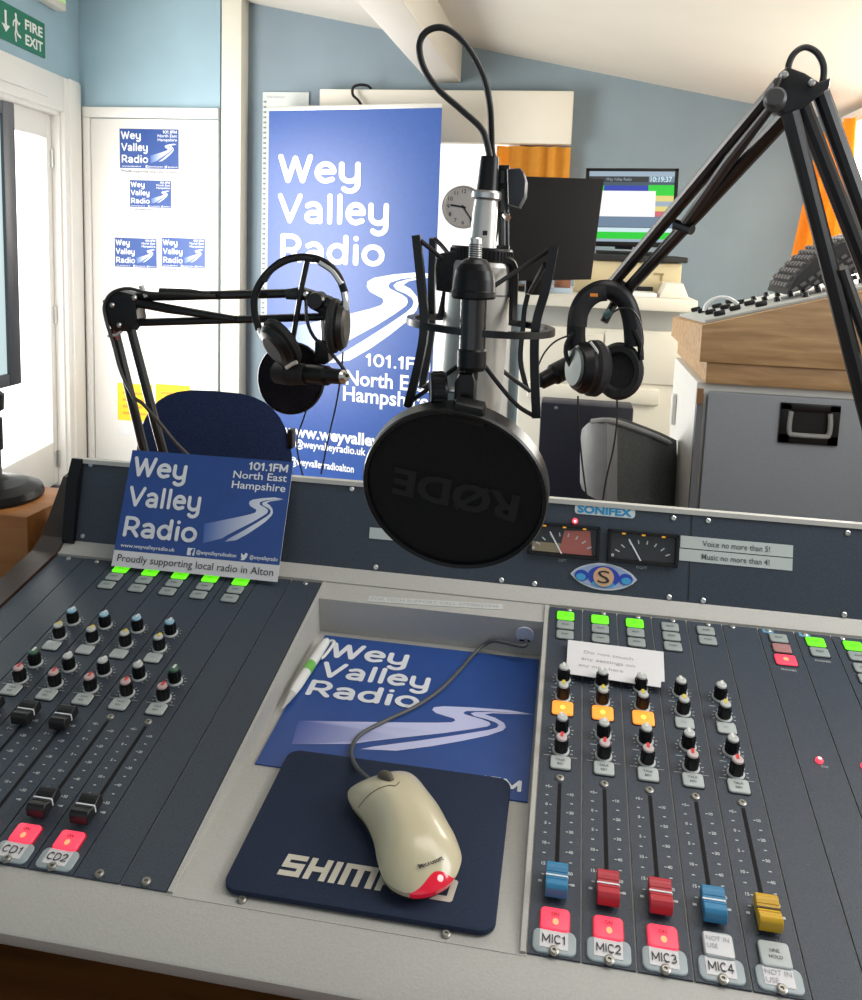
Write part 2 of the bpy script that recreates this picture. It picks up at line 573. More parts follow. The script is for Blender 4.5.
def curtain(name, TL, TR, BL, BR, folds, amp, m, nrm, label):
    mb = MB()
    nu, nv = folds*10, 10
    vs, fs = [], []
    n = V(nrm)
    for side in (0, 1):
        for j in range(nv+1):
            for i in range(nu+1):
                s, t = i/nu, j/nv
                p = (TL.lerp(TR, s)).lerp(BL.lerp(BR, s), t)
                w = math.sin(s*folds*2*math.pi + .6*math.sin(s*9)) * amp*(.75+.25*math.sin(s*17+1))
                vs.append(p+n*(w + side*.004))
    k = (nu+1)*(nv+1)
    for j in range(nv):
        for i in range(nu):
            q = j*(nu+1)+i
            fs.append((q, q+1, q+nu+2, q+nu+1))
            fs.append((k+q+nu+1, k+q+nu+2, k+q+1, k+q))
    for j in range(nv):
        for i in (0, nu):
            q = j*(nu+1)+i
            fs.append((q, q+nu+1, k+q+nu+1, k+q) if i == 0 else (k+q, k+q+nu+1, q+nu+1, q))
    mb.add(vs, fs, m)
    o = mb.build(name, ang=80)
    return tag(o, label, 'curtain', 'orange curtains')
ORANGE = mat('orange_curtain_cloth', (.80, .40, .05), .85, noise=.08, scale=60)
_nt = ORANGE.node_tree
_tr = _nt.nodes.new('ShaderNodeBsdfTranslucent'); _tr.inputs[0].default_value = (.92, .50, .06, 1)
_mx = _nt.nodes.new('ShaderNodeMixShader'); _mx.inputs[0].default_value = .5
_nt.links.new(_nt.nodes['Principled BSDF'].outputs[0], _mx.inputs[1]); _nt.links.new(_tr.outputs[0], _mx.inputs[2])
_nt.links.new(_mx.outputs[0], _nt.nodes['Material Output'].inputs[0])
a, b = at(497, 146, WY-.045), at(566, 235, WY-.045)
curtain('curtain', V((a.x, WY-.045, a.z)), V((b.x, WY-.045, a.z)), V((a.x, WY-.045, b.z)), V((b.x, WY-.045, b.z)), 4, .018, ORANGE, (0, -1, 0), 'orange curtain hanging below the cream pelmet behind the dark monitor back')

# right-hand window with its curtain
a = on(850, 118, (WX, 0, 0), V((1, 0, 0)))
mb = MB(); z0 = 1.05; z1 = 1.93; yw = on(846, 180, (WX, 0, 0), V((1, 0, 0))).y
mb.box((WX-.004, (2.15+yw)/2, (z0+z1)/2), (.014, yw-2.15, z1-z0), mat('daylit_window_glass', (.9, .9, .86), .4, emit=(1, .98, .86), es=4.5))
w2 = struct(mb.build('window_2'))
mb = MB()
for y0, y1, c0, c1 in ((2.15, yw, z1, z1+.05), (2.15, yw, z0-.05, z0), (2.13, 2.18, z0, z1), (yw-.02, yw+.03, z0, z1), (3.0, 3.05, z0, z1)):
    mb.box((WX-.015, (y0+y1)/2, (c0+c1)/2), (.05, y1-y0, c1-c0), WHITE_PAINT, bev=.004)
mb.build('window_frame', w2)
TL = at(823, 134, 4.08); TR = at(857, 115, 3.72); BL = at(786, 290, 3.95); BR = at(845, 325, 3.62)
curtain('curtain', TL, TR, BL, BR, 4, .028, ORANGE, (-.85, -.5, 0), 'orange curtain bunched beside the bright window at the right edge')

# fire exit sign and the lit exit sign above it
sg = MB()
c = [lw(*p) for p in ((0, 4), (43, 26), (43, 59), (0, 38))]
x1_, x0_ = c[1][0], c[0][0]
zt_, zb_ = c[1][1]+.01, c[2][1]+.005
w_ = .46
GREEN = mat('sign_green', (.010, .17, .09), .4)
SF = LF @ T(x1_, zb_, .0)
H_ = zt_-zb_
SF = frame(SF @ V((w_, 0, 0)), -LD, (0, 0, 1))      # x reads left to right seen from the room
sg.box((w_/2, H_/2, .004), (w_, H_, .008), GREEN, SF)
SW = mat('sign_white', (.82, .82, .78), .5)
sg.text('FIRE', w_*.565, H_*.56, H_*.27, SW, SF, w=w_*.38, bold=.03, z=.0086)
sg.text('EXIT', w_*.565, H_*.14, H_*.27, SW, SF, w=w_*.38, bold=.03, z=.0086)
def man(mb, cx, cy, s, m, X, z):
    mb.flat([(cx+p[0]*s*.07, cy+(.86+p[1]*.07)*s) for p in ell(1.1, 1.1, 14)], m, X, z)
    for pl, r in (([(.02, .74), (.0, .42)], .075), ([(-.02, .70), (-.17, .62), (-.2, .48)], .035), ([(.05, .72), (.2, .6), (.27, .66)], .035), ([(.0, .42), (.12, .25), (.3, .2)], .05), ([(-.02, .42), (-.06, .22), (-.02, .02)], .05)):
        for i in range(len(pl)-1):
            p, q = pl[i], pl[i+1]
            dx, dy = q[0]-p[0], q[1]-p[1]; L = math.hypot(dx, dy); nx, ny = -dy/L*r, dx/L*r
            mb.flat([(cx+u*s, cy+v*s) for u, v in ((p[0]-nx, p[1]-ny), (q[0]-nx, q[1]-ny), (q[0]+nx, q[1]+ny), (p[0]+nx, p[1]+ny))], m, X, z)
        for p in pl:
            mb.flat([(cx+(p[0]+r*math.cos(k*.524))*s, cy+(p[1]+r*math.sin(k*.524))*s) for k in range(12)], m, X, z)
man(sg, w_*.38, H_*.10, H_*.82, SW, SF, .0087)
sg.flat([(w_*.16, H_*.3), (w_*.2, H_*.3), (w_*.2, H_*.8), (w_*.16, H_*.8)], SW, SF, .0086)
sg.flat([(w_*.10, H_*.42), (w_*.18, H_*.22), (w_*.26, H_*.42)], SW, SF, .0086)
tag(sg.build('fire_exit_sign'), 'green fire exit sign with white running figure above the white left-hand door', 'sign')
sg = MB()
ex, ez = lw(55, 10); ex2 = lw(0, 10)[0]
EF = frame(LF @ V((ex+.42, ez, 0)), -LD, (0, 0, 1))
sg.box((.21, .085, .03), (.42, .19, .06), CREAM_PAINT, EF, bev=.012)
sg.box((.21, .09, .058), (.37, .13, .012), mat('lit_green_sign', (.45, .65, .25), .4, emit=(.45, .75, .22), es=.35), EF)
sg.text('EXIT', .20, .045, .09, mat('sign_dark_green', (.08, .35, .10), .4), EF, align='l', bold=.03, z=.0645, w=.15)
tag(sg.build('illuminated_exit_sign'), 'small lit pale green exit sign in cream casing, highest on the left wall', 'sign')

# ------------------------------------------------------------------ printed station artwork
def road_px():
    z = lambda x, y: (330+x/3.918, 600+y/3.918)
    A = [(800, 434), (700, 416), (560, 408), (450, 406), (412, 412), (405, 425), (420, 440), (460, 455), (490, 465), (495, 475), (480, 483), (420, 487), (300, 490), (150, 492), (0, 494), (-120, 494), (-150, 612), (0, 606), (90, 602), (150, 588), (300, 562), (450, 537), (560, 514), (620, 499), (632, 490), (628, 478), (600, 465), (560, 452), (532, 442), (527, 433), (540, 427), (600, 424), (700, 428)]
    B = [(800, 436), (720, 430), (640, 428), (575, 430), (555, 437), (570, 450), (620, 465), (655, 480), (665, 492), (655, 505), (620, 517), (500, 545), (350, 577), (170, 612), (120, 626), (260, 630), (400, 603), (520, 573), (620, 544), (680, 517), (692, 500), (685, 480), (650, 455), (610, 441), (640, 434)]
    out = []
    for P in (A, B):
        q = [dk(*z(*p)) for p in P]
        out.append([(a.x, a.y) for a in q])
    xs = [p[0] for P in out for p in P]; ys = [p[1] for P in out for p in P]
    x0, x1, y0, y1 = min(xs), max(xs), min(ys), max(ys)
    return [[((p[0]-x0)/(x1-x0), (p[1]-y0)/(y1-y0)) for p in P] for P in out]
ROAD = road_px()
PALE = mat('pale_print_blue', (.55, .60, .80), .4)
FADEL = fade_mat('lilac_fade_print', (.05, .09, .36), (.58, .60, .86))
FADE = fade_mat('road_fade_print', (.045, .13, .44), (.72, .76, .86))
def clip_x(P, xa, xb):
    def half(P, x, sgn):
        out = []
        for i in range(len(P)):
            a, b = P[i], P[(i+1) % len(P)]
            ia, ib = sgn*(a[0]-x) >= 0, sgn*(b[0]-x) >= 0
            if ia:
                out.append(a)
            if ia != ib:
                t = (x-a[0])/(b[0]-a[0])
                out.append((x, a[1]+t*(b[1]-a[1])))
        return out
    return half(half(P, xa, 1), xb, -1)
def road(mb, x, y, w, h, X, z, fade=1.45, m=None):
    for P in ROAD:
        t = tessellate_polygon([[V((p[0], p[1], 0)) for p in P]])
        for tri in t:
            tp = [P[k] for k in tri]
            ar = (tp[1][0]-tp[0][0])*(tp[2][1]-tp[0][1])-(tp[2][0]-tp[0][0])*(tp[1][1]-tp[0][1])
            if abs(ar) < 1e-9:
                continue
            if ar < 0:
                tp.reverse()
            mb.add([(x+p[0]*w, y+p[1]*h, z) for p in tp], [(0, 1, 2)], (m or FADE), X,
                   uv=[min(1, max(0.001, p[0]*fade)) for p in tp] if fade else 0.0)
def sticker_art(mb, w, h, X, z, strip=True, small=True):
    """landscape card printed like the station's car sticker, origin at its lower left corner"""
    s0 = h*.135 if strip else 0
    mb.flat([(0, s0), (w, s0), (w, h), (0, h)], LOGO_BLUE, X, z)
    z2 = z+.0004 if w < .22 else z+.0008
    H = h-s0
    u = lambda a: a*w
    v = lambda a: s0+a*H
    ch = .205*H
    mb.strokes('Wey', u(.025), v(.735), ch, WHITE, X, w=u(.345), z=z2)
    mb.strokes('Valley', u(.03), v(.435), ch, WHITE, X, w=u(.455), z=z2)
    mb.strokes('Radio', u(.03), v(.135), ch, WHITE, X, w=u(.46), z=z2)
    mb.strokes('101.1FM', u(.735), v(.89), H*.08, WHITE, X, w=u(.24), z=z2, sw=.2)
    mb.text('North East', u(.975), v(.80), H*.07, WHITE, X, w=u(.325), align='r', bold=.012, z=z2)
    mb.text('Hampshire', u(.975), v(.70), H*.07, WHITE, X, w=u(.325), align='r', bold=.012, z=z2)
    road(mb, u(.52), v(.14), u(.45), H*.50, X, z2)
    if small:
        mb.text('www.weyvalleyradio.uk', u(.035), v(.035), H*.035, WHITE, X, w=u(.335), bold=.012, z=z2)
        mb.flat([(u(.445), v(.015)), (u(.49), v(.015)), (u(.49), v(.085)), (u(.445), v(.085))], WHITE, X, z2)
        mb.text('f', u(.466), v(.015), H*.06, LOGO_BLUE, X, bold=.05, z=z2+.0002)
        mb.text('@weyvalleyradioalton', u(.50), v(.035), H*.035, WHITE, X, w=u(.24), bold=.012, z=z2)
        bird = [(0, .15), (.3, .1), (.6, .2), (.85, .5), (.9, .75), (1, .85), (.88, .86), (.8, .95), (.62, .95), (.5, .8), (.5, .68), (.3, .72), (.06, .92), (.04, .7), (.14, .55), (.05, .58), (.1, .42), (.25, .33), (.12, .31), (.22, .22)]
        mb.flat([(u(.765+p[0]*.045), v(.005+p[1]*.085)) for p in bird], WHITE, X, z2)
        mb.text('@weyvalleyradio', u(.82), v(.035), H*.035, WHITE, X, w=u(.165), bold=.012, z=z2)
    if strip:
        mb.text('Proudly supporting local radio in Alton', u(.03), h*.045, h*.058, INK, X, w=u(.94), z=z2)

# stickers on the white inner door
def door_sticker(x0, y0, x1, y1, label, strip, tilt=0):
    a = at(x0, y1, YB-.016); b = at(x1, y0, YB-.016)
    w, h = b.x-a.x, b.z-a.z
    X = M.Translation((a.x, YB-.0148, a.z)) @ M.Rotation(math.radians(90), 4, 'X') @ M.Rotation(tilt, 4, 'Z')
    mb = MB()
    mb.box((w/2, h/2, .0006), (w, h, .0012), PAPER, X)
    sticker_art(mb, w, h, X, .0016, strip, w > .2)
    tag(mb.build('radio_station_sticker', smooth=False), label, 'sticker', 'station stickers on the white door')
door_sticker(120, 129.5, 178.5, 174, 'largest blue radio sticker, topmost on the white door', True)
door_sticker(130, 181, 171, 211, 'blue radio sticker second from the top on the white door', True)
door_sticker(115, 239, 156.5, 266.5, 'washed-out blue radio sticker, left of the lowest pair on the white door', False)
door_sticker(162, 239, 205, 271, 'blue radio sticker with white strip, right of the lowest pair on the white door', True)
a = at(150, 302, YB-.016); b = at(174, 272, YB-.016)
mb = MB(); X = M.Translation((a.x, YB-.0148, a.z)) @ M.Rotation(math.radians(90), 4, 'X')
mb.box(((b.x-a.x)/2, (b.z-a.z)/2, .0006), (b.x-a.x, b.z-a.z, .0012), PAPER, X)
mb.box((.085, (b.z-a.z)*.72, .0013), (.05, .004, .0004), GREYINK, X)
mb.box((.085, (b.z-a.z)*.60, .0013), (.05, .004, .0004), GREYINK, X)
tag(mb.build('paper_notice'), 'small plain white paper notice under the lowest stickers on the door', 'notice')
# yellow notices lower on the door
YEL = mat('yellow_notice_paper', (.85, .62, .02), .6)
for x0, y0, x1, y1, lab in ((118, 385, 152, 434, 'yellow notice sheet on the white door, left of the two'), (156, 386, 190, 430, 'yellow notice sheet on the white door beside the blue chair')):
    a = at(x0, y1, YB-.016); b = at(x1, y0, YB-.016)
    X = M.Translation((a.x, YB-.0148, a.z)) @ M.Rotation(math.radians(90), 4, 'X')
    w, h = b.x-a.x, b.z-a.z
    mb = MB(); mb.box((w/2, h/2, .0006), (w, h, .0012), PAPER, X)
    mb.flat([(0, h*.28), (w, h*.28), (w, h), (0, h)], YEL, X, .0016)
    ORP = mat('orange_notice_print', (.80, .36, .03), .6)
    for k in range(4):
        mb.flat([(w*.15, h*(.40+.13*k)), (w*(.82-.1*(k % 2)), h*(.40+.13*k)), (w*(.82-.1*(k % 2)), h*(.45+.13*k)), (w*.15, h*(.45+.13*k))], ORP, X, .0021)
    tag(mb.build('yellow_notice'), lab, 'notice', 'yellow notices on the white door')

# roller banner
TL, TR = at(269, 107, 4.18), at(442, 104, 4.02)
bw = V((TR.x-TL.x, TR.y-TL.y, 0)); BWID = bw.length
ztop = (TL.z+TR.z)/2
BF = frame((TL.x, TL.y, ztop), bw, (0, 0, 1))
BN = BF.col[2].to_3d()
def bp(px, py):
    p = BF.inverted() @ on(px, py, TL, BN)
    return p.x, p.y
bt = thing('roller_banner', 'tall blue radio station roller banner with white lettering', 'banner', (TL.x+bw.x/2, TL.y+bw.y/2, 0))
mb = MB()
zb = -ztop+.09
mb.box((BWID/2, zb/2, -.002), (BWID, -zb, .003), LOGO_BLUE, BF)
def bl(t, x, y0, y1, wpx, fn='s', bold=.02, m=WHITE):
    p0 = bp(x, y1); p1 = bp(x, y0); p2 = bp(x+wpx, y1)
    if fn == 's':
        mb.strokes(t, p0[0], p0[1], p1[1]-p0[1], m, BF, w=p2[0]-p0[0], z=.0012)
    else:
        mb.text(t, p0[0], p0[1], p1[1]-p0[1], m, BF, w=p2[0]-p0[0], bold=bold, z=.0012)
bl('Wey', 278, 154, 183, 84)
bl('Valley', 278, 193, 223, 112)
bl('Radio', 279, 233, 262, 106)
bl('101.1FM', 365, 353, 366, 66)
bl('North East', 346, 370, 384, 86, 't', .02)
bl('Hampshire', 343, 386, 400, 86, 't', .02)
bl('www.weyvalleyradio.uk', 284, 424, 435, 150, 't', .03)
bl('music@weyvalleyradio.uk', 276, 437, 444, 90, 't', .02)
bl('@weyvalleyradioalton', 290, 457, 464, 64, 't', .02)
r0, r1 = bp(283, 366), bp(438, 273)
road(mb, r0[0], r0[1], r1[0]-r0[0], r1[1]-r0[1], BF, .0012, fade=1.8)
mb.build('printed_sheet', bt, smooth=False)
mb = MB(); mb.box((BWID/2, -.008, 0), (BWID+.006, .022, .014), SILVER, BF, bev=.004); mb.build('top_rail', bt)
mb = MB(); mb.box((BWID/2, -ztop+.05, 0), (BWID+.03, .1, .12), SILVER, BF, bev=.012); mb.build('base_cassette', bt)
mb = MB(); mb.cyl(BF @ V((BWID/2, -ztop+.09, -.03)), BF @ V((BWID/2, -.01, -.012)), .009, SILVER, n=10); mb.build('support_pole', bt)

# planner sheet behind the banner, and a coat hanger hook above it
a, b = at(263, 92, WY-.01), at(305, 330, WY-.01)
mb = MB(); mb.box(((a.x+b.x)/2, WY-.008, (a.z+b.z)/2), (b.x-a.x, .008, a.z-b.z), mat('pale_grey_card', (.55, .58, .56), .7))
for k in range(44):
    zz = a.z-.05-k*(a.z-b.z-.08)/44
    mb.box((a.x+.012, WY-.014, zz), (.012, .006, .008), mat('ring_wire', (.2, .22, .24), .5))
X = M.Translation((a.x+.02, WY-.0125, a.z-.03)) @ M.Rotation(math.radians(90), 4, 'X')
mb.text('Year planner', 0, 0, .012, GREYINK, X, w=.1, z=.001)
tag(mb.build('wall_planner'), 'pale grey wire-bound wall planner hanging half hidden behind the blue banner', 'planner')
hk = [at(x, y, 4.20) for x, y in ((362, 106), (358, 100), (353, 95), (353, 88), (358, 85))] + [at(364, 85, 4.21), at(368, 86, 4.24), at(371, 88.5, 4.26)]
mb = MB(); mb.tube(cr(hk, 6), .007, BLACK, 8)
hk2 = [at(x, y, 4.32) for x, y in ((366, 90), (371, 85), (374, 88))]
sh = at(362, 107, 4.20)
mb.tube(cr([sh+V((-.2, .01, -.12)), sh+V((-.1, .005, -.05)), sh, sh+V((.1, .005, -.05)), sh+V((.2, .01, -.12)), sh+V((0, .01, -.125)), sh+V((-.2, .01, -.12))], 6), .006, BLACK, 8)
tag(mb.build('coat_hanger'), 'dark coat hanger whose hook shows above the blue banner', 'hanger')
# clock
c = at(463, 207, WY-.05); r = .108
X = M.Translation((c.x, WY-.012, c.z)) @ M.Rotation(math.radians(90), 4, 'X')
ck = thing('wall_clock', 'round pale wall clock on the bright window beside the banner', 'clock', (c.x, WY-.02, c.z-r))
mb = MB(); mb.lathe([(r*.98, 0), (r, .01), (r, .03), (r*.95, .034), (r*.91, .026), (r*.91, .018)], mat('clock_rim_grey', (.55, .54, .50), .4), X, 40, caps=False); mb.build('rim', ck)
mb = MB(); mb.lathe([(r*.92, .018), (0, .0185)], mat('clock_face', (.62, .60, .55), .6), X, 40)
for k in range(1, 13):
    q = math.radians(90-30*k)
    mb.text(str(k), r*.72*math.cos(q), r*.72*math.sin(q)-.008, .019, INK, X, align='c', bold=.01, z=.0195)
mb.build('dial', ck)
mb = MB()
for an, L, wd in ((172, .62, .0045), (-55, .75, .0035)):
    q = math.radians(an)
    mb.prism([(-.012*math.cos(q)+wd*math.sin(q), -.012*math.sin(q)-wd*math.cos(q)), (L*r*math.cos(q)+wd*math.sin(q), L*r*math.sin(q)-wd*math.cos(q)), (L*r*math.cos(q)-wd*math.sin(q), L*r*math.sin(q)+wd*math.cos(q)), (-.012*math.cos(q)-wd*math.sin(q), -.012*math.sin(q)+wd*math.cos(q))], .021, .0225, INK, X)
mb.build('hands', ck)
# ------------------------------------------------------------------ desk and side unit
DZ = .765
mb = MB()
mb.box((-.12, .98, DZ-.02), (2.2, 1.38, .04), wood('shaded_desk_veneer', (.17, .06, .016), (.28, .11, .03), (1.5, 12, 12)), bev=.004)  # desk veneer darkened to carry the shadow under the console ledge
dt = thing('desk', 'orange-brown veneered desk under the mixing console', 'desk', (-.12, 1.12, 0))
mb.build('tabletop', dt)
for x in (-1.16, .92):
    mb = MB(); mb.box((x, 1.0, (DZ-.04)/2), (.03, 1.2, DZ-.04), DARKWOOD, bev=.002); mb.build('side_panel', dt)
mb = MB(); mb.box((-.12, 1.5, .45), (2.05, .02, .5), DARKWOOD); mb.build('modesty_panel', dt)
pl = at(27, 517, 1.0)
mb = MB()
mb.box((pl.x-.32, 1.065, (DZ+pl.z)/2), (.64, .13, pl.z-DZ), DESKWOOD, bev=.002)
tag(mb.build('desk_riser', base=True), 'orange-brown wooden riser on the desk under the left monitor', 'riser')

# ------------------------------------------------------------------ mixing console
CW0, CW1 = -.6300, .430
LP0, LP1 = -.6285, -.2775          # left panel
RP0 = -.0052
VM0, VM1 = .4355, .8435            # module length
con = thing('mixing_console', 'large slate and beige broadcast mixing console with red, blue and yellow faders', 'mixing console', (-.12, .95, DZ))
UVP = M(((0, 0, 1, 0), (1, 0, 0, 0), (0, 1, 0, 0), (0, 0, 0, 1)))   # profile (v, h) swept along u
def prof(mb, pts, u0, u1, m, bev=0):
    mb.prism(pts, u0, u1, m, D @ UVP)
TB = -.046                          # tray depth at the back
tray_h = lambda v: TB*(v-VM0)/(.815-VM0)
c = MB()
prof(c, [(.386, -.001), (.388, 0), (VM0, 0), (VM0, -.05), (.44, -.06), (.41, -.05), (.387, -.012)], CW0, CW1, BEIGE)
prof(c, [(VM0, -.06), (.90, -.06), (.90, -.001), (VM0, -.001)], CW0, LP1+.004, BEIGE)
prof(c, [(VM0, -.06), (.90, -.06), (.90, -.001), (VM0, -.001)], RP0-.005, CW1, BEIGE)
prof(c, [(.815, -.06), (.90, -.06), (.90, 0), (.815, 0)], LP1, RP0, BEIGE)
prof(c, [(VM0-.002, -.012), (.83, TB-.012), (.83, tray_h(.83)), (VM0-.002, 0.0004)], LP1, RP0, BEIGE)
prof(c, [(VM0, -.001), (VM1+.002, -.001), (VM1+.002, .0022), (VM0, .0022)], LP1+.0005, LP1+.0045, BEIGE)
prof(c, [(VM0, -.001), (VM1+.002, -.001), (VM1+.002, .0022), (VM0, .0022)], RP0-.0045, RP0-.0005, BEIGE)
# raised lip below the meter bridge
prof(c, [(.8475, -.001), (.90, -.001), (.90, .014), (.868, .009), (.853, .002), (.8475, .002)], CW0, CW1, BEIGE)
case = c.build('console_case', con)
# wedge-shaped base standing on the desk
b = MB()
def yz(v, h):
    p = dw(0, v, h); return (p.y, p.z)
P = [yz(.60, -.055), yz(.94, -.055)]
P = [(P[0][0], DZ), (P[1][0], DZ), P[1], P[0]]
b.prism(P, CW0+.01, CW1-.01, SEAM, UVP)
b.build('base_housing', con)

SCREWHEAD = MB().lathe([(.0030, 0), (.0030, .0010), (.0022, .0016), (.0012, .0016), (.0009, .0007), (0, .0007)], STEEL, n=14).mesh('screw')
SCREWDARK = MB().lathe([(.0038, 0), (.0036, .0012), (.0024, .0018), (.0013, .0018), (.0010, .0006), (0, .0006)], mat('dull_steel', (.35, .34, .31), .4, metal=.9), n=14).mesh('screw')
def screw(parent, u, v, h=.0012, me=None, X=None):
    inst(me or SCREWHEAD, 'screw', parent, (X or D) @ T(u, v, h))
for px, py in ((242, 900), (446, 934.5)):
    p = dk(px, py); screw(case, p.x, p.y, 0, SCREWDARK)

# knobs, one mesh per cap colour
def knob_mesh(capcol, ptr):
    mb = MB()
    mb.lathe([(.0076, 0), (.0078, .0012), (.0066, .0022)], mat('knob_skirt_grey', (.50, .53, .52), .4), n=22)
    mb.lathe([(.0062, .0014), (.0060, .006), (.0053, .0135), (.0049, .0152)], BLACK, n=22)
    mb.lathe([(.0050, .0151), (.0048, .0166), (.0038, .0172), (0, .0173)], capcol, n=22)
    for k in range(10):
        q = k*math.pi/5
        mb.box((.0058*math.cos(q), .0058*math.sin(q), .007), (.0009, .0009, .011), BLACK, M.Rotation(0, 4, 'Z'))
    mb.box((0, .0022, .0172), (.0026, .0056, .0008), ptr)
    mb.box((0, .0056, .009), (.0010, .0012, .013), ptr)
    return mb.mesh('rotary_knob')
PW = mat('pointer_white', (.75, .75, .72), .4)
KN = {
 'blue': knob_mesh(mat('cap_pale_blue', (.30, .52, .66), .4), PW),
 'yellow': knob_mesh(mat('cap_grey', (.50, .52, .50), .4), mat('pointer_yellow', (.75, .55, .03), .4)),
 'grey': knob_mesh(mat('cap_grey', (.50, .52, .50), .4), PW),
 'green': knob_mesh(mat('cap_dark_green', (.05, .13, .08), .4), PW),
 'red': knob_mesh(mat('cap_pinkish_grey', (.58, .47, .46), .4), mat('pointer_red', (.70, .04, .04), .4)),
}
KN['redcap'] = knob_mesh(mat('cap_pale_red', (.56, .40, .39), .4), mat('pointer_red', (.70, .04, .04), .4))
def button_mesh(w, l, m, hgt=.0022, word=None, wm=None, glow=None):
    mb = MB()
    mb.prism(rrect(w+.0016, l+.0016, .0030), 0, .0008, SEAM)
    mb.prism(rrect(w, l, .0028), .0004, hgt, m, bev=.0010)
    if glow:
        mb.flat(ell(w*.13, l*.17, 16), glow, z=hgt+.0003)
    if word:
        ls = word.split('/')
        for i, t in enumerate(ls):
            mb.text(t, 0, (-.0013 if len(ls) == 1 else (.0010 if i == 0 else -.0036)), .0024 if len(ls) > 1 else .0026, wm or GREYINK, align='c', z=hgt+.0004, maxw=w*.7)
    return mb.mesh('push_button', ang=50)
LGREEN = mat('lit_green_key', (.10, .45, .02), .4, emit=(.13, .80, .008), es=1.0)
LRED = mat('lit_red_key', (.6, .05, .07), .4, emit=(1.0, .055, .12), es=.85)
LREDHOT = mat('lit_red_key_centre', (.8, .3, .1), .4, emit=(1.0, .30, .16), es=1.0)
LAMB = mat('lit_amber_key', (.7, .3, .05), .4, emit=(1.0, .27, .025), es=1.0)
LAMBHOT = mat('lit_amber_key_centre', (.8, .5, .1), .4, emit=(1.0, .62, .10), es=1.0)
PINKKEY = mat('dim_pink_key', (.42, .20, .19), .4)
LIGHTKEY = mat('pale_key_plastic', (.46, .50, .49), .35)
B_GREEN = button_mesh(.0195, .0150, LGREEN, word='ON', wm=mat('dark_green_print', (.03, .25, .02), .5))
B_TOP = button_mesh(.0190, .0142, KEYGREY, word='AUX', wm=INK)
B_TOP2 = button_mesh(.0190, .0142, KEYGREY, word='PGM', wm=INK)
B_PINK = button_mesh(.0190, .0142, PINKKEY, word='CUE')
B_REDTOP = button_mesh(.0215, .0162, LRED, glow=LREDHOT)
B_AMBER = button_mesh(.0205, .0182, LAMB, glow=LAMBHOT)
B_PFL = button_mesh(.0176, .0138, LIGHTKEY, word='PFL')
B_CUE = button_mesh(.0182, .0150, LIGHTKEY, word='TALK/REV', wm=INK)
B_ON = button_mesh(.0212, .0188, LRED, hgt=.006, word='ON', wm=mat('dark_red_print', (.30, .01, .02), .5), glow=None)
def on_mesh():
    mb = MB()
    mb.prism(rrect(.0224, .0190, .0034), 0, .0010, mat('red_key_surround', (.25, .01, .02), .4, emit=(.6, .0, .03), es=.35))
    mb.prism(rrect(.0208, .0174, .0032), .0004, .0030, LRED, bev=.0010)
    mb.flat(ell(.0022, .0026, 16), LREDHOT, T(.0004, -.0028, 0), z=.0037)
    mb.text('ON', 0, .0016, .0026, mat('dark_red_print', (.30, .01, .02), .5), align='c', z=.0039, bold=.02)
    return mb.mesh('push_button', ang=50)
B_ON = on_mesh()
def tape_key(words, w=.0212, l=.0188):
    mb = MB()
    mb.prism(rrect(w, l, .0032), .0004, .0034, LIGHTKEY, bev=.0010)
    mb.flat([(-w*.44, -l*.42), (w*.46, -l*.46), (w*.46, l*.40), (-w*.44, l*.44)], PAPER, z=.0037)
    for i, t in enumerate(words):
        mb.text(t, -w*.38, .0022-.0056*i, .0032, GREYINK, align='l', z=.0041, maxw=w*.8)
    return mb.mesh('push_button', ang=50)
def name_plate(words, paper=True):
    mb = MB()
    mb.prism(rrect(.0310, .0176, .0048), 0, .0016, mat('plate_grey_blue', (.36, .42, .44), .35), bev=.0008)
    if paper:
        mb.flat([(-.0105, -.0050), (.0098, -.0056), (.0098, .0072), (-.0105, .0078)], PAPER, z=.0019)
    if len(words) == 1:
        words[0].strip() and mb.strokes(words[0], -.0092, -.0024, .0070, INK, w=.0178, z=.0023, sw=.115)
    else:
        for i, t in enumerate(words):
            mb.text(t, -.0092, .0020-.0056*i, .0036, GREYINK, align='l', z=.0023, maxw=.0180)
    return mb.mesh('name_plate', ang=50)
def fader_mesh(m, line):
    """ridged fader cap, waisted in the middle, white line across"""
    mb = MB()
    w = .0165
    P = [(-.0122, .0), (.0122, .0), (.0118, .0085), (.0088, .0108), (.0040, .0098), (.0, .0082), (-.0038, .0094), (-.0088, .0112), (-.0118, .0088)]
    X = M(((0, 0, 1, 0), (1, 0, 0, 0), (0, 1, 0, 0), (0, 0, 0, 1)))
    bm = bmesh.new()
    vs = [bm.verts.new((-w/2, p[0], p[1]+.003)) for p in P]
    f = bm.faces.new(vs)
    r = bmesh.ops.extrude_face_region(bm, geom=[f])
    for e in r['geom']:
        if isinstance(e, bmesh.types.BMVert):
            e.co.x = w/2
    bmesh.ops.recalc_face_normals(bm, faces=bm.faces[:])
    bmesh.ops.bevel(bm, geom=bm.edges[:], offset=.0006, segments=1, affect='EDGES')
    mb.bmadd(bm, m)
    mb.box((0, 0, .0112), (w*1.005, .0012, .0016), line)
    mb.box((w/2, 0, .0080), (.0008, .0012, .006), line)
    for k in (.0030, .0055, .0080):
        mb.box((0, k, .0116+k*.18), (w*.96, .0006, .0012), m)
        mb.box((0, -k, .0114+k*.20), (w*.96, .0006, .0012), m)
    mb.box((0, 0, .0015), (.0022, .006, .004), SEAM)
    return mb.mesh('fader_knob', ang=30)
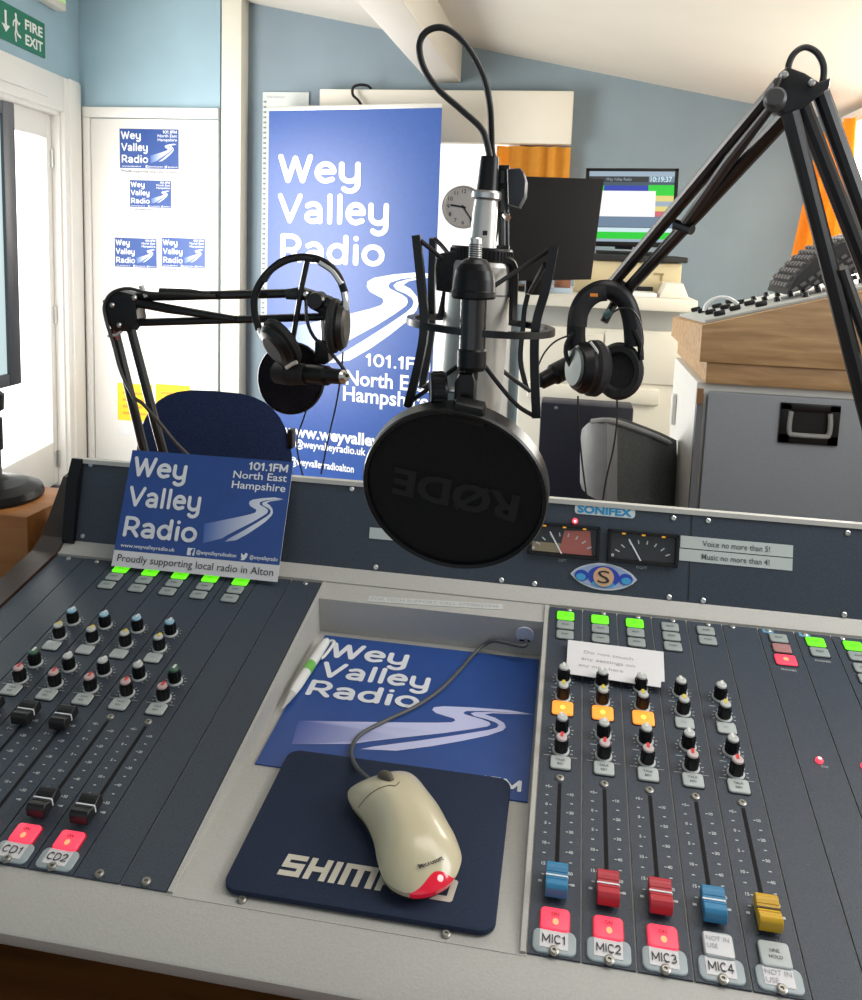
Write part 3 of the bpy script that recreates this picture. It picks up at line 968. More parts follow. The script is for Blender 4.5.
FD = {
 'black': fader_mesh(mat('black_fader_plastic', (.010, .010, .011), .4), WHITE),
 'blue': fader_mesh(mat('blue_fader_plastic', (.035, .22, .42), .4), WHITE),
 'red': fader_mesh(mat('red_fader_plastic', (.50, .030, .045), .4), WHITE),
 'yellow': fader_mesh(mat('yellow_fader_plastic', (.62, .36, .012), .4), mat('dark_line', (.05, .03, .0), .5)),
}
GAP = .0007
def plate(mb, uc, w):
    c = D @ T(uc, (VM0+VM1)/2, 0)
    L = VM1-VM0
    mb.prism([(-w/2+GAP, -L/2), (w/2-GAP, -L/2), (w/2-GAP, L/2), (-w/2+GAP, L/2)], -.0006, .0014, DARKP, c)
    return D @ T(uc, 0, .0014)
def scale_marks(mb, X, slot):
    for k in range(5):
        v = .5843-.0190*k
        for sx in (-1, 1):
            vv = v - (.006 if sx > 0 else 0)
            mb.text(('10', '20', '30', '40', '50')[k] if sx > 0 else ('+5', '0', '5', '10', '15')[k], sx*.0105, vv-.0011, .0026, PALE_TICK, X, align='c', z=.0004, bold=.03)
            mb.flat([(sx*.0072-.0009, vv-.0004), (sx*.0072+.0009, vv-.0004), (sx*.0072+.0009, vv+.0004), (sx*.0072-.0009, vv+.0004)], PALE_TICK, X, .0004)
            mb.flat([(sx*.0105-.0012, vv-.0098), (sx*.0105+.0012, vv-.0098), (sx*.0105+.0012, vv-.0088), (sx*.0105-.0012, vv-.0088)], PALE_TICK, X, .0004)
    mb.flat([(-.0016, .482), (.0016, .482), (.0016, .5895), (-.0016, .5895)], mat('fader_slot_black', (.002, .002, .002), .9), X, .0003)
    for dv in (-.009, .009):
        mb.flat([(-.0014+(.0125 if dv > 0 else -.0125), .492), (.0014+(.0125 if dv > 0 else -.0125), .492), (.0014+(.0125 if dv > 0 else -.0125), .494), (-.0014+(.0125 if dv > 0 else -.0125), .494)], PALE_TICK, X, .0004)
def knob_marks(mb, X, v):
    for k in range(11):
        q = math.radians(225-27*k)
        r0, r1 = .0092, .0112
        cx, sy_ = math.cos(q), math.sin(q)
        t = .0004
        mb.flat([(r0*cx+t*sy_, v+r0*sy_-t*cx), (r1*cx+t*sy_, v+r1*sy_-t*cx), (r1*cx-t*sy_, v+r1*sy_+t*cx), (r0*cx-t*sy_, v+r0*sy_+t*cx)], PALE_TICK, X, .0004)
KV = (.7225, .6962, .6518, .6268)
def channel(uc, w, caps, tops, fader, fv, on, plate_me, pfl=B_PFL, cue=B_CUE, tone=None, side=1):
    mb = MB()
    X = plate(mb, uc, w)
    scale_marks(mb, X, True)
    for v, cap in zip(KV, caps):
        if cap:
            knob_marks(mb, X, v)
    for v in (.6395, .7095):
        if caps[0] or v < .7:
            mb.flat([(-.012, v-.0003), (-.006, v-.0003), (-.006, v+.0003), (-.012, v+.0003)], PALE_TICK, X, .0004)
    mb.flat([(-.0155, .6195), (.0145, .6195), (.0145, .6200), (-.0155, .6200)], PALE_TICK, X, .0004)
    o = mb.build('channel_module', con, smooth=False)
    for v, cap in zip(KV, caps):
        if cap:
            inst(KN[cap], 'rotary_knob', o, X @ T(0, v, 0) @ M.Rotation(random.uniform(-.3, .3) if cap == 'grey' else random.uniform(-.12, .12), 4, 'Z'))
    for v, me in zip((.8275, .8108, .7938), tops):
        if me:
            inst(me, 'push_button', o, X @ T(0, v, 0), 'lit green push button' if me is B_GREEN else None)
    if pfl:
        inst(pfl, 'push_button', o, X @ T(.0002, .6805, 0), 'lit amber push button' if pfl is B_AMBER else None)
    inst(cue, 'push_button', o, X @ T(0, .6118, 0))
    inst(FD[fader], 'fader_knob', o, X @ T(0, fv, 0), fader+' fader knob' + (' with white line' if fader != 'yellow' else ''))
    if on:
        inst(on, 'push_button', o, X @ T(0, .4620, 0), 'lit red ON button' if on is B_ON else None)
    if plate_me:
        inst(plate_me, 'name_plate', o, X @ T(0, .4456, 0))
    screw(o, uc, .5948, .0014, SCREWDARK)
    screw(o, uc, .4385, .0030, SCREWDARK)
    screw(o, uc+.004, .8405, .0014)
    return o
def blank(uc, w, screws=True):
    mb = MB(); plate(mb, uc, w)
    o = mb.build('blank_module', con, smooth=False)
    if screws:
        screw(o, uc, .4400, .0014, SCREWDARK)
        screw(o, uc, .8385, .0014)
    return o
LPI = .0390
for k in range(9):
    uc = LP1-LPI*(k+.5)
    if k in (0, 1, 7, 8):
        blank(uc, LPI)
        continue
    j = k-2
    caps = [None, None, 'green', 'redcap'] if j == 0 else ['blue', 'yellow', ('grey', 'grey', 'grey', 'green')[j-1], 'redcap']
    channel(uc, LPI, caps, [B_GREEN, B_TOP2, B_TOP], 'black', .4885 if j < 2 else .5800, B_ON if j < 2 else B_ON,
            name_plate([('CD2', 'CD1', 'PC1', 'PC2', 'AUX')[j]]) if j < 2 else name_plate([' '], True),
            pfl=B_PFL if j else None)
RPI = .0384
rc = [
 (['grey', 'yellow', 'grey', 'red'], [B_GREEN, B_TOP, B_TOP2], 'blue', B_ON, name_plate(['MIC1']), B_AMBER),
 (['grey', 'yellow', 'grey', 'red'], [B_GREEN, B_TOP, B_TOP2], 'red', B_ON, name_plate(['MIC2']), B_AMBER),
 (['grey', 'yellow', 'grey', 'red'], [B_GREEN, B_TOP, B_TOP2], 'red', B_ON, name_plate(['MIC3']), B_AMBER),
 (['grey', 'yellow', 'grey', 'red'], [B_TOP, B_TOP, B_TOP2], 'blue', tape_key(['NOT IN', 'USE']), name_plate(['MIC4']), B_PFL),
 (['grey', 'yellow', 'grey', 'red'], [B_TOP, B_TOP2, None], 'yellow', button_mesh(.0212, .0188, LIGHTKEY, .0034, 'LINE/HOLD', INK), name_plate(['NOT IN', 'USE']), B_PFL),
]
for i, (caps, tops, fd, on_, pm, pfl) in enumerate(rc):
    channel(RP0+RPI*(i+.5), RPI, caps, tops, fd, .4900, on_, pm, pfl)
LEDRED = mat('lit_red_led', (.8, .1, .1), .3, emit=(1, .05, .10), es=1.2)
LED = MB().lathe([(.0034, 0), (.0034, .0015), (.0024, .0032), (.0016, .0037)], LEDRED, n=16, caps=False).lathe([(.0016, .0037), (0, .0040)], mat('led_core', (1, .7, .7), .3, emit=(1, .62, .66), es=1.3), n=16).mesh('indicator_lamp')
BLUETAG = mat('pale_blue_tag', (.14, .34, .48), .5)
for i in range(5, 11):
    uc = RP0+RPI*(i+.5)
    mb = MB(); X = plate(mb, uc, RPI)
    if i in (6, 7):
        mb.flat([(-.0145, .8365), (-.003, .8355), (-.003, .8415), (-.0145, .8425)], BLUETAG, X, .0005)
        mb.text('PHONES', 0, .7755 if i == 6 else .7960, .0028, PALE_TICK, X, align='c', z=.0005, maxw=.016)
        mb.text('CUE', .003, .6470, .0022, PALE_TICK, X, align='c', z=.0005)
    o = mb.build('control_module' if i in (6, 7, 8) else 'blank_module', con, smooth=False)
    btn = {6: (B_TOP, B_PINK, B_REDTOP), 7: (B_GREEN, B_TOP2, None), 8: (B_GREEN, B_TOP, B_TOP, B_TOP2)}.get(i, ())
    for v, me in zip((.8278, .8108, .7918, .7750), btn):
        if me:
            inst(me, 'push_button', o, X @ T(0, v, 0), {B_GREEN: 'lit green push button', B_REDTOP: 'lit red push button', B_PINK: 'dim pink push button'}.get(me))
    if i in (6, 7):
        inst(LED, 'indicator_lamp', o, X @ T(-.0002, .6545, 0))
    screw(o, uc-.008, .8405, .0014)

# meter bridge standing along the back
FA = math.radians(66)
BV, BH = .868, .009
FNv, FNh = -math.sin(FA), math.cos(FA)              # face normal in (v, h): towards the operator and up
FP = dw(0, BV, BH)
FN = (D.to_3x3() @ V((0, FNv, FNh))).normalized()
FUP = (D.to_3x3() @ V((0, math.cos(FA), math.sin(FA)))).normalized()
FFR = frame(FP, DU, FUP)
def bf(px, py):
    p = FFR.inverted() @ on(px, py, FP, FN)
    return p.x, p.y
FHT = sum(bf(x, y)[1] for x, y in ((74, 459), (300, 477.5), (546, 499), (700, 513), (862, 528)))/5
def fpt(s):                                          # (v, h) at height s up the face
    return (BV+math.cos(FA)*s, BH+math.sin(FA)*s)
mb = MB()
t0, t1 = fpt(0), fpt(FHT)
prof(mb, [t0, (.985, .0), (.985, t1[1]-.07), (t1[0]+.006, t1[1]-.003), t1], CW0+.012, CW1, DARKP)
bridge = mb.build('meter_bridge', con, smooth=False)
mb = MB()
prof(mb, [fpt(FHT-.0035), (fpt(FHT-.0035)[0]-.002, fpt(FHT-.0035)[1]+.001), (t1[0]-.002, t1[1]+.003), (t1[0]+.003, t1[1]+.003), (t1[0]+.006, t1[1]-.004)], CW0+.012, CW1, mat('bridge_rim_silver', (.56, .55, .51), .35))
mb.build('top_rim', bridge)
# rounded black end cheek of the bridge and the dark wooden side cheek
mb = MB()
prof(mb, [(.866, .0), (.99, .0), (.99, .04), (t1[0]+.006, t1[1]+.0), (t1[0]-.002, t1[1]+.003), (fpt(FHT*.80)[0]-.012, fpt(FHT*.80)[1]-.002), (.862, .012)], CW0-.002, CW0+.014, BLACK)
mb.build('end_cheek', bridge)
mb = MB()
prof(mb, [(.386, -.10), (.99, -.20), (.99, .030), (.945, .066), (.93, .066), (.868, .012), (.845, .004), (.386, .002)], CW0-.034, CW0, wood('dark_cheek_wood', (.026, .011, .006), (.045, .020, .010), (1.5, 12, 12)))
mb.build('side_cheek', con, smooth=False)
for px, py in ((91, 465), (83, 536), (352, 489), (376, 567), (501.5, 580), (534.6, 583.6), (673.5, 518), (669, 597), (708, 520.6), (703, 601), (847.5, 533), (844, 615)):
    x, y = bf(px, py); screw(bridge, x, max(.004, y), .0002, None, FFR)
sm = MB()
for px in (690,):
    x = bf(px, 560)[0]
    sm.box((x, FHT/2, .0002), (.0008, FHT-.006, .0006), SEAM, FFR)
sm.build('panel_seam', bridge)
# VU meters
VUFACE = mat('vu_dial_dark', (.030, .034, .036), .35)
VURED = mat('vu_dial_lit_red', (.20, .06, .05), .4, emit=(.30, .09, .07), es=.35)
VUGOLD = mat('vu_dial_lit_olive', (.16, .13, .08), .4, emit=(.18, .15, .09), es=.35)
AMBLED = mat('amber_lamp', (.5, .25, .02), .4, emit=(.9, .40, .02), es=.5)
def vu(tl, tr, br_, bl_, lit):
    a, b_, c_, d_ = bf(*tl), bf(*tr), bf(*br_), bf(*bl_)
    x0, x1 = (a[0]+d_[0])/2, (b_[0]+c_[0])/2
    y0, y1 = (c_[1]+d_[1])/2, (a[1]+b_[1])/2
    X = FFR @ T(x0, y0, 0)
    w, h = x1-x0, y1-y0
    mb = MB()
    for q in ((w/2, .0018, w, .0036), (w/2, h-.0018, w, .0036), (.0018, h/2, .0036, h), (w-.0018, h/2, .0036, h)):
        mb.box((q[0], q[1], .0025), (q[2], q[3], .006), BLACK, X, bev=.0008)
    mb.box((w/2, h/2, -.0002), (w-.004, h-.004, .0016), VUFACE, X)
    if lit:
        mb.flat([(w*.06, h*.12), (w*.46, h*.12), (w*.46, h*.40), (w*.06, h*.40)], VUGOLD, X, .0009)
        mb.flat([(w*.44, h*.12), (w*.90, h*.12), (w*.86, h*.86), (w*.50, h*.80)], VURED, X, .0010)
    cx, cy, R = w*.5, h*.02, h*.72
    for k in range(8):
        q = math.radians(150-120*k/7)
        p = V((cx+1.35*R*math.cos(q), cy+R*math.sin(q)))
        p2 = V((cx+1.35*R*.84*math.cos(q), cy+R*.84*math.sin(q)))
        n = V((-(p2-p).y, (p2-p).x)).normalized()*.0007
        mb.flat([(p2+n)[:], (p+n)[:], (p-n)[:], (p2-n)[:]], PALE_TICK, X, .0014)
    p, p2 = V((w*.48, h*.10)), V((w*.30, h*.74))
    n = V((-(p2-p).y, (p2-p).x)).normalized()*.0008
    mb.flat([(p+n)[:], (p-n)[:], (p2-n)[:], (p2+n)[:]], WHITE, X, .0020)
    for k in (.22, .50, .78):
        mb.box((w*k, h-.0034, .0058), (.0040, .0016, .0012), AMBLED, X)
    mb.box((w*.08, h*.2, .001), (.003, .003, .001), PALE_TICK, X)
    o = mb.build('vu_meter', bridge, smooth=False)
    tx = MB(); tx.text('LEFT' if lit else 'RIGHT', x0+w*.5, y0-.0055, .003, PALE_TICK, FFR, align='c', z=.0006); tx.build('meter_caption', bridge, smooth=False)
    return o
vu((529, 520), (600, 528), (599, 561), (528, 553), True)['label'] = 'meter with red-lit dial'
vu((608, 527.6), (678.7, 536), (677.5, 568), (607, 560), False)['label'] = 'dark meter dial'
# maker's plate
def facebox(tl, br_):
    a, b_ = bf(*tl), bf(*br_)
    return a[0], b_[1], b_[0]-a[0], a[1]-b_[1]
x, y = bf(574.5, 513.5); x2, y2 = bf(635, 512.5)
w = x2-x; h = .0125; X = FFR @ T(x, y, 0)
mb = MB()
mb.prism(rrect(w, h, .004), 0, .0012, mat('brand_plate_white', (.62, .68, .70), .4), X @ T(w/2, h/2, 0), bev=.0004)
mb.text('SONIFEX', w*.05, h*.18, h*.64, mat('brand_cyan', (.010, .27, .55), .4), X, w=w*.90, bold=.04, z=.0016)
mb.build('brand_plate', bridge, smooth=False)
# eye-shaped badge with the S
x, y = bf(603.5, 576.5); rx = abs(bf(636.5, 580)[0]-bf(570, 573)[0])/2; ry = .0155
X = FFR @ T(x, y, .0003)
def lens(a, b, n=16):
    up = [(-a+2*a*k/n, b*(1-(2*k/n-1)**2)**.75) for k in range(n+1)]
    dn = [(a-2*a*k/n, -b*(1-(2*k/n-1)**2)**.75) for k in range(1, n)]
    return list(reversed(up+dn))[::1]
mb = MB()
BB = mat('badge_white', (.66, .70, .78), .35); BBL = mat('badge_blue', (.02, .06, .45), .35); BCY = mat('badge_cyan', (.06, .36, .70), .35); BOR = mat('badge_peach', (.72, .42, .25), .35)
mb.prism(lens(rx, ry), 0, .0014, BB, X)
mb.flat(lens(rx*.93, ry*.88), mat('badge_pale_blue', (.36, .45, .70), .35), X, .0018)
mb.flat([(rx*.48*math.cos(q*math.pi/14), ry*.80*math.sin(q*math.pi/14)) for q in range(28)], BBL, X, .0022)
mb.flat([(rx*.22+p[0]*0-rx*.22+p[0], p[1]-ry*.52) for p in ell(rx*.34, ry*.24, 20)], BCY, X, .0025)
for sx in (-1, 1):
    mb.flat([(sx*rx*.66+p[0], p[1]-ry*.04) for p in ell(rx*.21, ry*.42, 20)], BBL, X, .0023)
    mb.flat([(sx*rx*.68+p[0], p[1]-ry*.15) for p in ell(rx*.15, ry*.26, 20)], BCY, X, .0026)
mb.flat(ell(rx*.31, ry*.72, 28), BOR, X, .0029)
mb.text('S', 0, -ry*.46, ry*.92, INK, X, align='c', bold=.0, z=.0033, w=rx*.36)
mb.build('maker_badge', bridge, smooth=False)
x, y = bf(575, 520.5)
inst(LED, 'indicator_lamp', bridge, FFR @ T(x, y-.0005, .0004))
# strip labels
def strip(tl, tr, bl_, txt, name='message_label'):
    a, b_, c_ = bf(*tl), bf(*tr), bf(*bl_)
    w = b_[0]-a[0]; h = abs(a[1]-c_[1]); X = FFR @ T(a[0], (a[1]+b_[1])/2-h, 0)
    mb = MB(); mb.box((w/2, h/2, .0004), (w, h, .0008), mat('label_tape_pale', (.55, .60, .58), .45), X)
    if txt:
        mb.text(txt, w*.20, h*.28, h*.46, mat('label_grey_text', (.10, .11, .12), .6), X, w=w*.60, z=.0012, bold=.008)
    mb.build(name, bridge, smooth=False)
strip((680.6, 535.3), (793, 545.5), (680, 547.2), 'Voice no more than 5!')
strip((679.5, 548.2), (792.5, 558.8), (679, 560), 'Music no more than 4!')
strip((370, 527), (484, 538), (370, 538), '')
# label on the strip behind the tray
a, b_ = dk(370, 597), dk(503, 610)
mb = MB(); X = frame(dw(a.x, a.y-.0095, .0), dw(b_.x, b_.y, 0)-dw(a.x, a.y-.0095, 0), DV)
L = b_.x-a.x
mb.box((L/2, .0045, .0006), (L, .0105, .0010), mat('label_tape_white', (.60, .61, .59), .5), X)
mb.text('FOR TECH SUPPORT CALL 07908023046', L*.02, .0018, .0052, GREYINK, X, w=L*.95, z=.0015)
mb.build('support_label', con, smooth=False)
# grommet in the tray's back wall where the mouse cable leaves
gp = on(525, 634, dw(0, .814, 0), DV)
X = frame(gp, DU, DN)
X = X @ T(0, 0, .0006)
mb = MB(); mb.lathe([(.0105, 0), (.0105, .0012), (.0096, .0016), (0, .0016)], mat('grommet_pale_lilac', (.55, .58, .72), .4), X, 28)
mb.box((0, -.0072, .0014), (.012, .0026, .0014), SEAM, X)
mb.build('cable_grommet', con)

# ------------------------------------------------------------------ things lying in the tray
TP0 = dw(0, VM0, 0); TPd = (dw(0, .815, TB)-TP0).normalized(); TN = DU.cross(TPd).normalized()
TF = frame(TP0, DU, TPd)
TFI = TF.inverted()
def tk(px, py, lift=0.0):
    return TFI @ on(px, py, TP0+TN*lift, TN)
# printed mat
c4 = [tk(*p, .0008) for p in ((325, 633), (538, 655), (530, 801), (256, 766))]
x0, x1 = (c4[0].x+c4[3].x)/2, min(RP0-.004, (c4[1].x+c4[2].x)/2)
y0, y1 = (c4[3].y+c4[2].y)/2, min(.372, (c4[0].y+c4[1].y)/2)
mb = MB()
mb.box(((x0+x1)/2, (y0+y1)/2, .0009), (x1-x0, y1-y0, .0014), LOGO_BLUE, TF)
def mt(t, xa, yb, xb, ya):
    p0, p1, p2 = tk(xa, yb, .0018), tk(xb, yb+(xb-xa)*.12, .0018), tk(xa, ya, .0018)
    mb.strokes(t, p0.x, p0.y, (p2-p0).y*.86, WHITE, TF, w=(p1.x-p0.x)*.96, z=.0020)
mt('Wey', 326, 657, 411, 639)
mt('Valley', 317, 676.5, 434, 658)
mt('Radio', 303, 695, 423, 676)
p0, p1 = tk(330, 757, .0018), tk(534, 704, .0018)
q0 = tk(356, 748, .002); q1 = tk(534, 706, .002)
rx0 = tk(286, 745, .002).x
road(mb, rx0, tk(384, 757, .002).y, q1.x-rx0, tk(460, 704, .002).y-tk(384, 757, .002).y, TF, .0020, fade=5.0, m=FADEL)
p = tk(518, 792, .002)
mb.strokes('101.1FM', p.x-.075, p.y, .0145, WHITE, TF, w=.078, z=.0020, sw=.2)
tag(mb.build('printed_desk_mat', smooth=False), 'glossy blue station mat with road logo lying in the console tray', 'mat')
# mouse pad
c4 = [tk(*p, .006) for p in ((283, 750), (510, 776), (497, 932), (227, 890))]
cx = sum(p.x for p in c4)/4; cy = sum(p.y for p in c4)/4
x0, x1 = (c4[0].x+c4[3].x)/2, (c4[1].x+c4[2].x)/2
y0, y1 = (c4[2].y+c4[3].y)/2, (c4[0].y+c4[1].y)/2
PX = TF @ T((x0+x1)/2, (y0+y1)/2, .0018)
pw, ph = x1-x0, y1-y0
mb = MB()
mb.prism(rrect(pw, ph, .012, 8), 0, .0042, mat('navy_pad_cloth', (.008, .018, .048), .85, noise=.25, scale=700, bump=.15), PX, bev=.0010)
TAN = mat('pad_print_cream', (.60, .56, .47), .7)
q0, q1 = tk(276, 876, .0062), tk(452, 901, .0062)
qt = tk(284, 853, .0062)
hh = (qt-q0).y
def block(t, x, y, h, w, m, X, z):
    """squared heavy capitals"""
    G = {'S': [(0, 0, 1, .24), (0, .38, 1, .62), (0, .76, 1, 1), (0, .38, .26, 1), (.74, 0, 1, .62)],
         'H': [(0, 0, .28, 1), (.72, 0, 1, 1), (0, .38, 1, .62)], 'I': [(0, 0, 1, 1)],
         'M': [(0, 0, .2, 1), (.4, 0, .6, 1), (.8, 0, 1, 1), (0, .78, 1, 1)],
         'A': [(0, 0, .26, .9), (.74, 0, 1, .9), (.1, .76, .9, 1), (0, .28, 1, .48)],
         'N': [(0, 0, .26, 1), (.74, 0, 1, 1), (0, .78, .9, 1)],
         'O': [(0, .05, .28, .95), (.72, .05, 1, .95), (.06, 0, .94, .24), (.06, .76, .94, 1)]}
    ad = {'S': 1, 'H': 1, 'I': .3, 'M': 1.5, 'A': 1.05, 'N': 1, 'O': 1.05}
    tot = sum(ad[c] for c in t)+.16*(len(t)-1)
    k = w/tot
    cx = x
    z0_ = z
    for c in t:
        for i_, (a, b_, c2, d_) in enumerate(G[c]):
            z = z0_+4e-5*i_
            mb.add([(cx+(a*ad[c])*k + b_*h*.12, y+b_*h, z), (cx+(c2*ad[c])*k + b_*h*.12, y+b_*h, z), (cx+(c2*ad[c])*k + d_*h*.12, y+d_*h, z), (cx+(a*ad[c])*k+d_*h*.12, y+d_*h, z)], [(0, 1, 2, 3)], m, X)
        cx += (ad[c]+.16)*k
block('SHIMANO', q0.x, (q0.y+q1.y)/2, hh*.92, q1.x-q0.x, TAN, TF, .0064)
tag(mb.build('mouse_pad'), 'navy cloth mouse pad with cream lettering at the front of the tray', 'mouse pad')

# mouse: plan outline, domed towards its spine
MO = [(45, 300), (60, 275), (120, 240), (200, 210), (260, 190), (340, 182), (400, 190), (440, 210), (480, 250), (530, 320), (590, 400), (640, 490), (680, 560), (710, 640), (716, 690), (704, 740), (682, 790), (640, 835), (580, 868), (520, 890), (440, 897), (380, 884), (335, 866), (288, 836), (250, 792), (230, 740), (215, 680), (205, 620), (188, 556), (160, 490), (125, 436), (80, 385), (52, 345)]
mpx = lambda p: (340+p[0]/5.886, 740+p[1]/5.886)
OUT = cr([(tk(*mpx(p), .020).x, tk(*mpx(p), .020).y, 0) for p in MO], 6, closed=True)
ar = sum(OUT[i].x*OUT[(i+1) % len(OUT)].y-OUT[(i+1) % len(OUT)].x*OUT[i].y for i in range(len(OUT)))
if ar < 0:
    OUT.reverse()
ma = tk(*mpx((250, 215)), .020); mz = tk(*mpx((545, 865)), .020)
ma.z = mz.z = 0
MD = (mz-ma).normalized(); ML = (mz-ma).length
s0, s1 = ma+MD*ML*.27, ma+MD*ML*.70
MB0 = .0064
def mtop(t):                                  # crown height along the spine
    return MB0+.0215+.0145*math.sin(math.pi*min(1, max(0, .10+.80*t)))
def mouse_point(p, s_):
    t = min(1, max(0, (p-s0).dot(MD)/((s1-s0).length)))
    q = s0.lerp(s1, t)
    H = mtop(((q+(p-q)*s_)-ma).dot(MD)/ML)
    edge = MB0+.0115
    return V((q.x+(p.x-q.x)*s_, q.y+(p.y-q.y)*s_, edge+(H-edge)*(1-min(1, max(0, s_))**2.5)**.75))
LENS = [tk(*mpx(p), .0245) for p in ((760, 740), (690, 788), (650, 780), (600, 778), (555, 788), (520, 815), (480, 848), (440, 862), (390, 862), (330, 850), (300, 900), (440, 960), (640, 920))]
def inpoly(p, P):
    c = False
    for i in range(len(P)):
        a_, b_ = P[i], P[(i+1) % len(P)]
        if (a_.y > p.y) != (b_.y > p.y) and p.x < (b_.x-a_.x)*(p.y-a_.y)/(b_.y-a_.y)+a_.x:
            c = not c
    return c
IVORY = mat('ivory_mouse_plastic', (.60, .54, .37), .28, coat=.3)
REDT = mat('glowing_red_plastic', (.55, .01, .03), .15, emit=(.9, .01, .05), es=.28, coat=.5)
mo = thing('computer_mouse', 'ivory wired mouse with glowing red tail on the navy pad', 'mouse', TF @ V(((ma.x+mz.x)/2, (ma.y+mz.y)/2, MB0)))
N_ = len(OUT)
SB_ = []
for p in OUT:
    sb = 1.0
    for i in range(100):
        if not inpoly(mouse_point(p, 1-i/100), LENS):
            break
        sb = 1-(i+1)/100
    SB_.append(sb)
for _ in range(3):
    SB_ = [(SB_[k-1]+2*SB_[k]+SB_[(k+1) % N_])/4 for k in range(N_)]
from mathutils.bvhtree import BVHTree
shell_polys = ([], [])
for nm, m_, want in (('shell', IVORY, False), ('tail_lens', REDT, True)):
    mb = MB()
    RN = 8 if want else 28
    vs, fs = [], []
    for r in range(RN+1):
        for k in range(N_):
            a_, b_ = (1.0, SB_[k]) if want else (SB_[k], 0.0)
            vs.append(mouse_point(OUT[k], a_+(b_-a_)*r/RN))
    for r in range(RN):
        for k in range(N_):
            k2 = (k+1) % N_
            if want and SB_[k] > .995 and SB_[k2] > .995:
                continue
            fs.append((r*N_+k, r*N_+k2, (r+1)*N_+k2, (r+1)*N_+k))
    o_ = len(vs)
    for k in range(N_):
        p = mouse_point(OUT[k], 1.0)
        t = min(1, max(0, (p-s0).dot(MD)/((s1-s0).length)))
        q = s0.lerp(s1, t)
        vs.append(p)
        vs.append(V((p.x+(q.x-p.x)*.05, p.y+(q.y-p.y)*.05, MB0+.0062)))
    for k in range(N_):
        k2 = (k+1) % N_
        if (SB_[k] < .995 or SB_[k2] < .995) == want:
            fs.append((o_+2*k+1, o_+2*k2+1, o_+2*k2, o_+2*k))
    mb.add(vs, fs, m_, TF)
    j = len(shell_polys[0])
    shell_polys[0].extend(TF @ v for v in vs)
    shell_polys[1].extend(tuple(q+j for q in f) for f in fs)
    mb.build(nm, mo, ang=60)
MBVH = BVHTree.FromPolygons(shell_polys[0], shell_polys[1])
def onshell(px, py, up=.0003):
    h_, n_, i_, d_ = MBVH.ray_cast(CAM, ray(*mpx((px, py))).normalized())
    if h_ is None:
        h_ = MBVH.find_nearest(TF @ tk(*mpx((px, py)), .02))[0]
    return h_+TN*up
mb = MB()
mb.lathe([(.0026, -.001), (.0020, .0008), (0, .0012)], mat('tail_lamp', (1, .5, .5), .3, emit=(1, .55, .55), es=.9), axis(onshell(588, 812, 0), TN-DV*.6), 14)
mb.build('tail_lamp', mo)
mb = MB()
mb.prism([(p.x+(ma.lerp(mz, .5).x-p.x)*.10, p.y+(ma.lerp(mz, .5).y-p.y)*.10) for p in OUT], MB0, MB0+.0075, SOFTBLK, TF)
mb.build('base_plate', mo)
mb = MB()
w0, w1 = onshell(232, 210), onshell(306, 240)
mb.tube([w0.lerp(w1, t)+TN*(-.001+.0024*math.sin(math.pi*t)) for t in [k/8 for k in range(9)]], [.0022, .0036, .0044, .0048, .0049, .0048, .0044, .0036, .0022], mat('wheel_brown_rubber', (.10, .085, .06), .6), 12)
mb.build('scroll_wheel', mo)
mb = MB()
mb.tube(cr([onshell(*p) for p in ((108, 400), (130, 370), (160, 335), (200, 303), (240, 282), (290, 268), (325, 270), (350, 248))], 4), .0004, mat('shell_groove', (.22, .19, .12), .6), 6)
mb.build('button_groove', mo)
t0_, t1_ = onshell(470, 775, .0012), onshell(612, 722, .0012)
X = frame(t0_, t1_-t0_, TPd)
mb = MB()
mb.text('Microsoft', 0, 0, .0046, INK, X, w=(t1_-t0_).length, z=.0016, bold=.02)
mb.build('lettering', mo, smooth=False)
# mouse cable to the grommet
g0 = TFI @ gp
cp = [(370, 780, .018), (364, 775, .015), (357, 768, .010), (352.5, 759, .006), (352, 748, .004), (360, 735, .0035), (385, 721, .0035), (415, 707, .0035), (440, 690, .0035), (460, 670, .0035), (473, 655, .0045), (484, 645, .010), (496, 641, .018)]
pts = [TF @ tk(*p) for p in cp] + [gp - DN*.0068 - DV*.014 + DN*.001, gp - DN*.0070 + DV*.004]
mb = MB(); mb.tube(cr(pts, 6), .0021, mat('grey_cable', (.085, .088, .09), .5), 8)
tag(mb.build('mouse_cable'), 'thin grey mouse cable curving over the blue mat', 'cable')

# pen leaning along the left side of the tray
pa_, pb_ = TF @ tk(282, 709, .007), TF @ tk(327, 640, .009)
PD = (pb_-pa_).normalized(); PL = (pb_-pa_).length
X = axis(pa_, PD)
pen = thing('ballpoint_pen', 'white ballpoint pen with green print at the left of the tray', 'pen', pa_)
PWH = mat('white_pen_plastic', (.78, .79, .76), .25)
mb = MB(); mb.lathe([(.0042, PL*.20), (.0054, PL*.30), (.0056, PL*.75), (.0050, PL*.96), (.0030, PL), (0, PL)], PWH, X, 20)
mb.lathe([(.00578, PL*.50), (.00578, PL*.62)], mat('pen_green_print', (.18, .50, .10), .4), X, 20)
mb.build('barrel', pen)
mb = MB(); mb.lathe([(.0008, 0), (.0012, PL*.03), (.0030, PL*.12), (.0042, PL*.20)], mat('pen_grey_tip', (.50, .50, .48), .3), X, 16); mb.build('tip', pen)
mb = MB()
sd = PD.cross(TN).normalized()
cl = [pb_-PD*.002+sd*.003, pb_-PD*.002+sd*.009+TN*.001, pb_-PD*.010+sd*.0105+TN*.001, pb_-PD*.030+sd*.0085, pb_-PD*.036+sd*.0065]
mb.tube(cr(cl, 5), .0018, PWH, 8); mb.build('clip', pen)

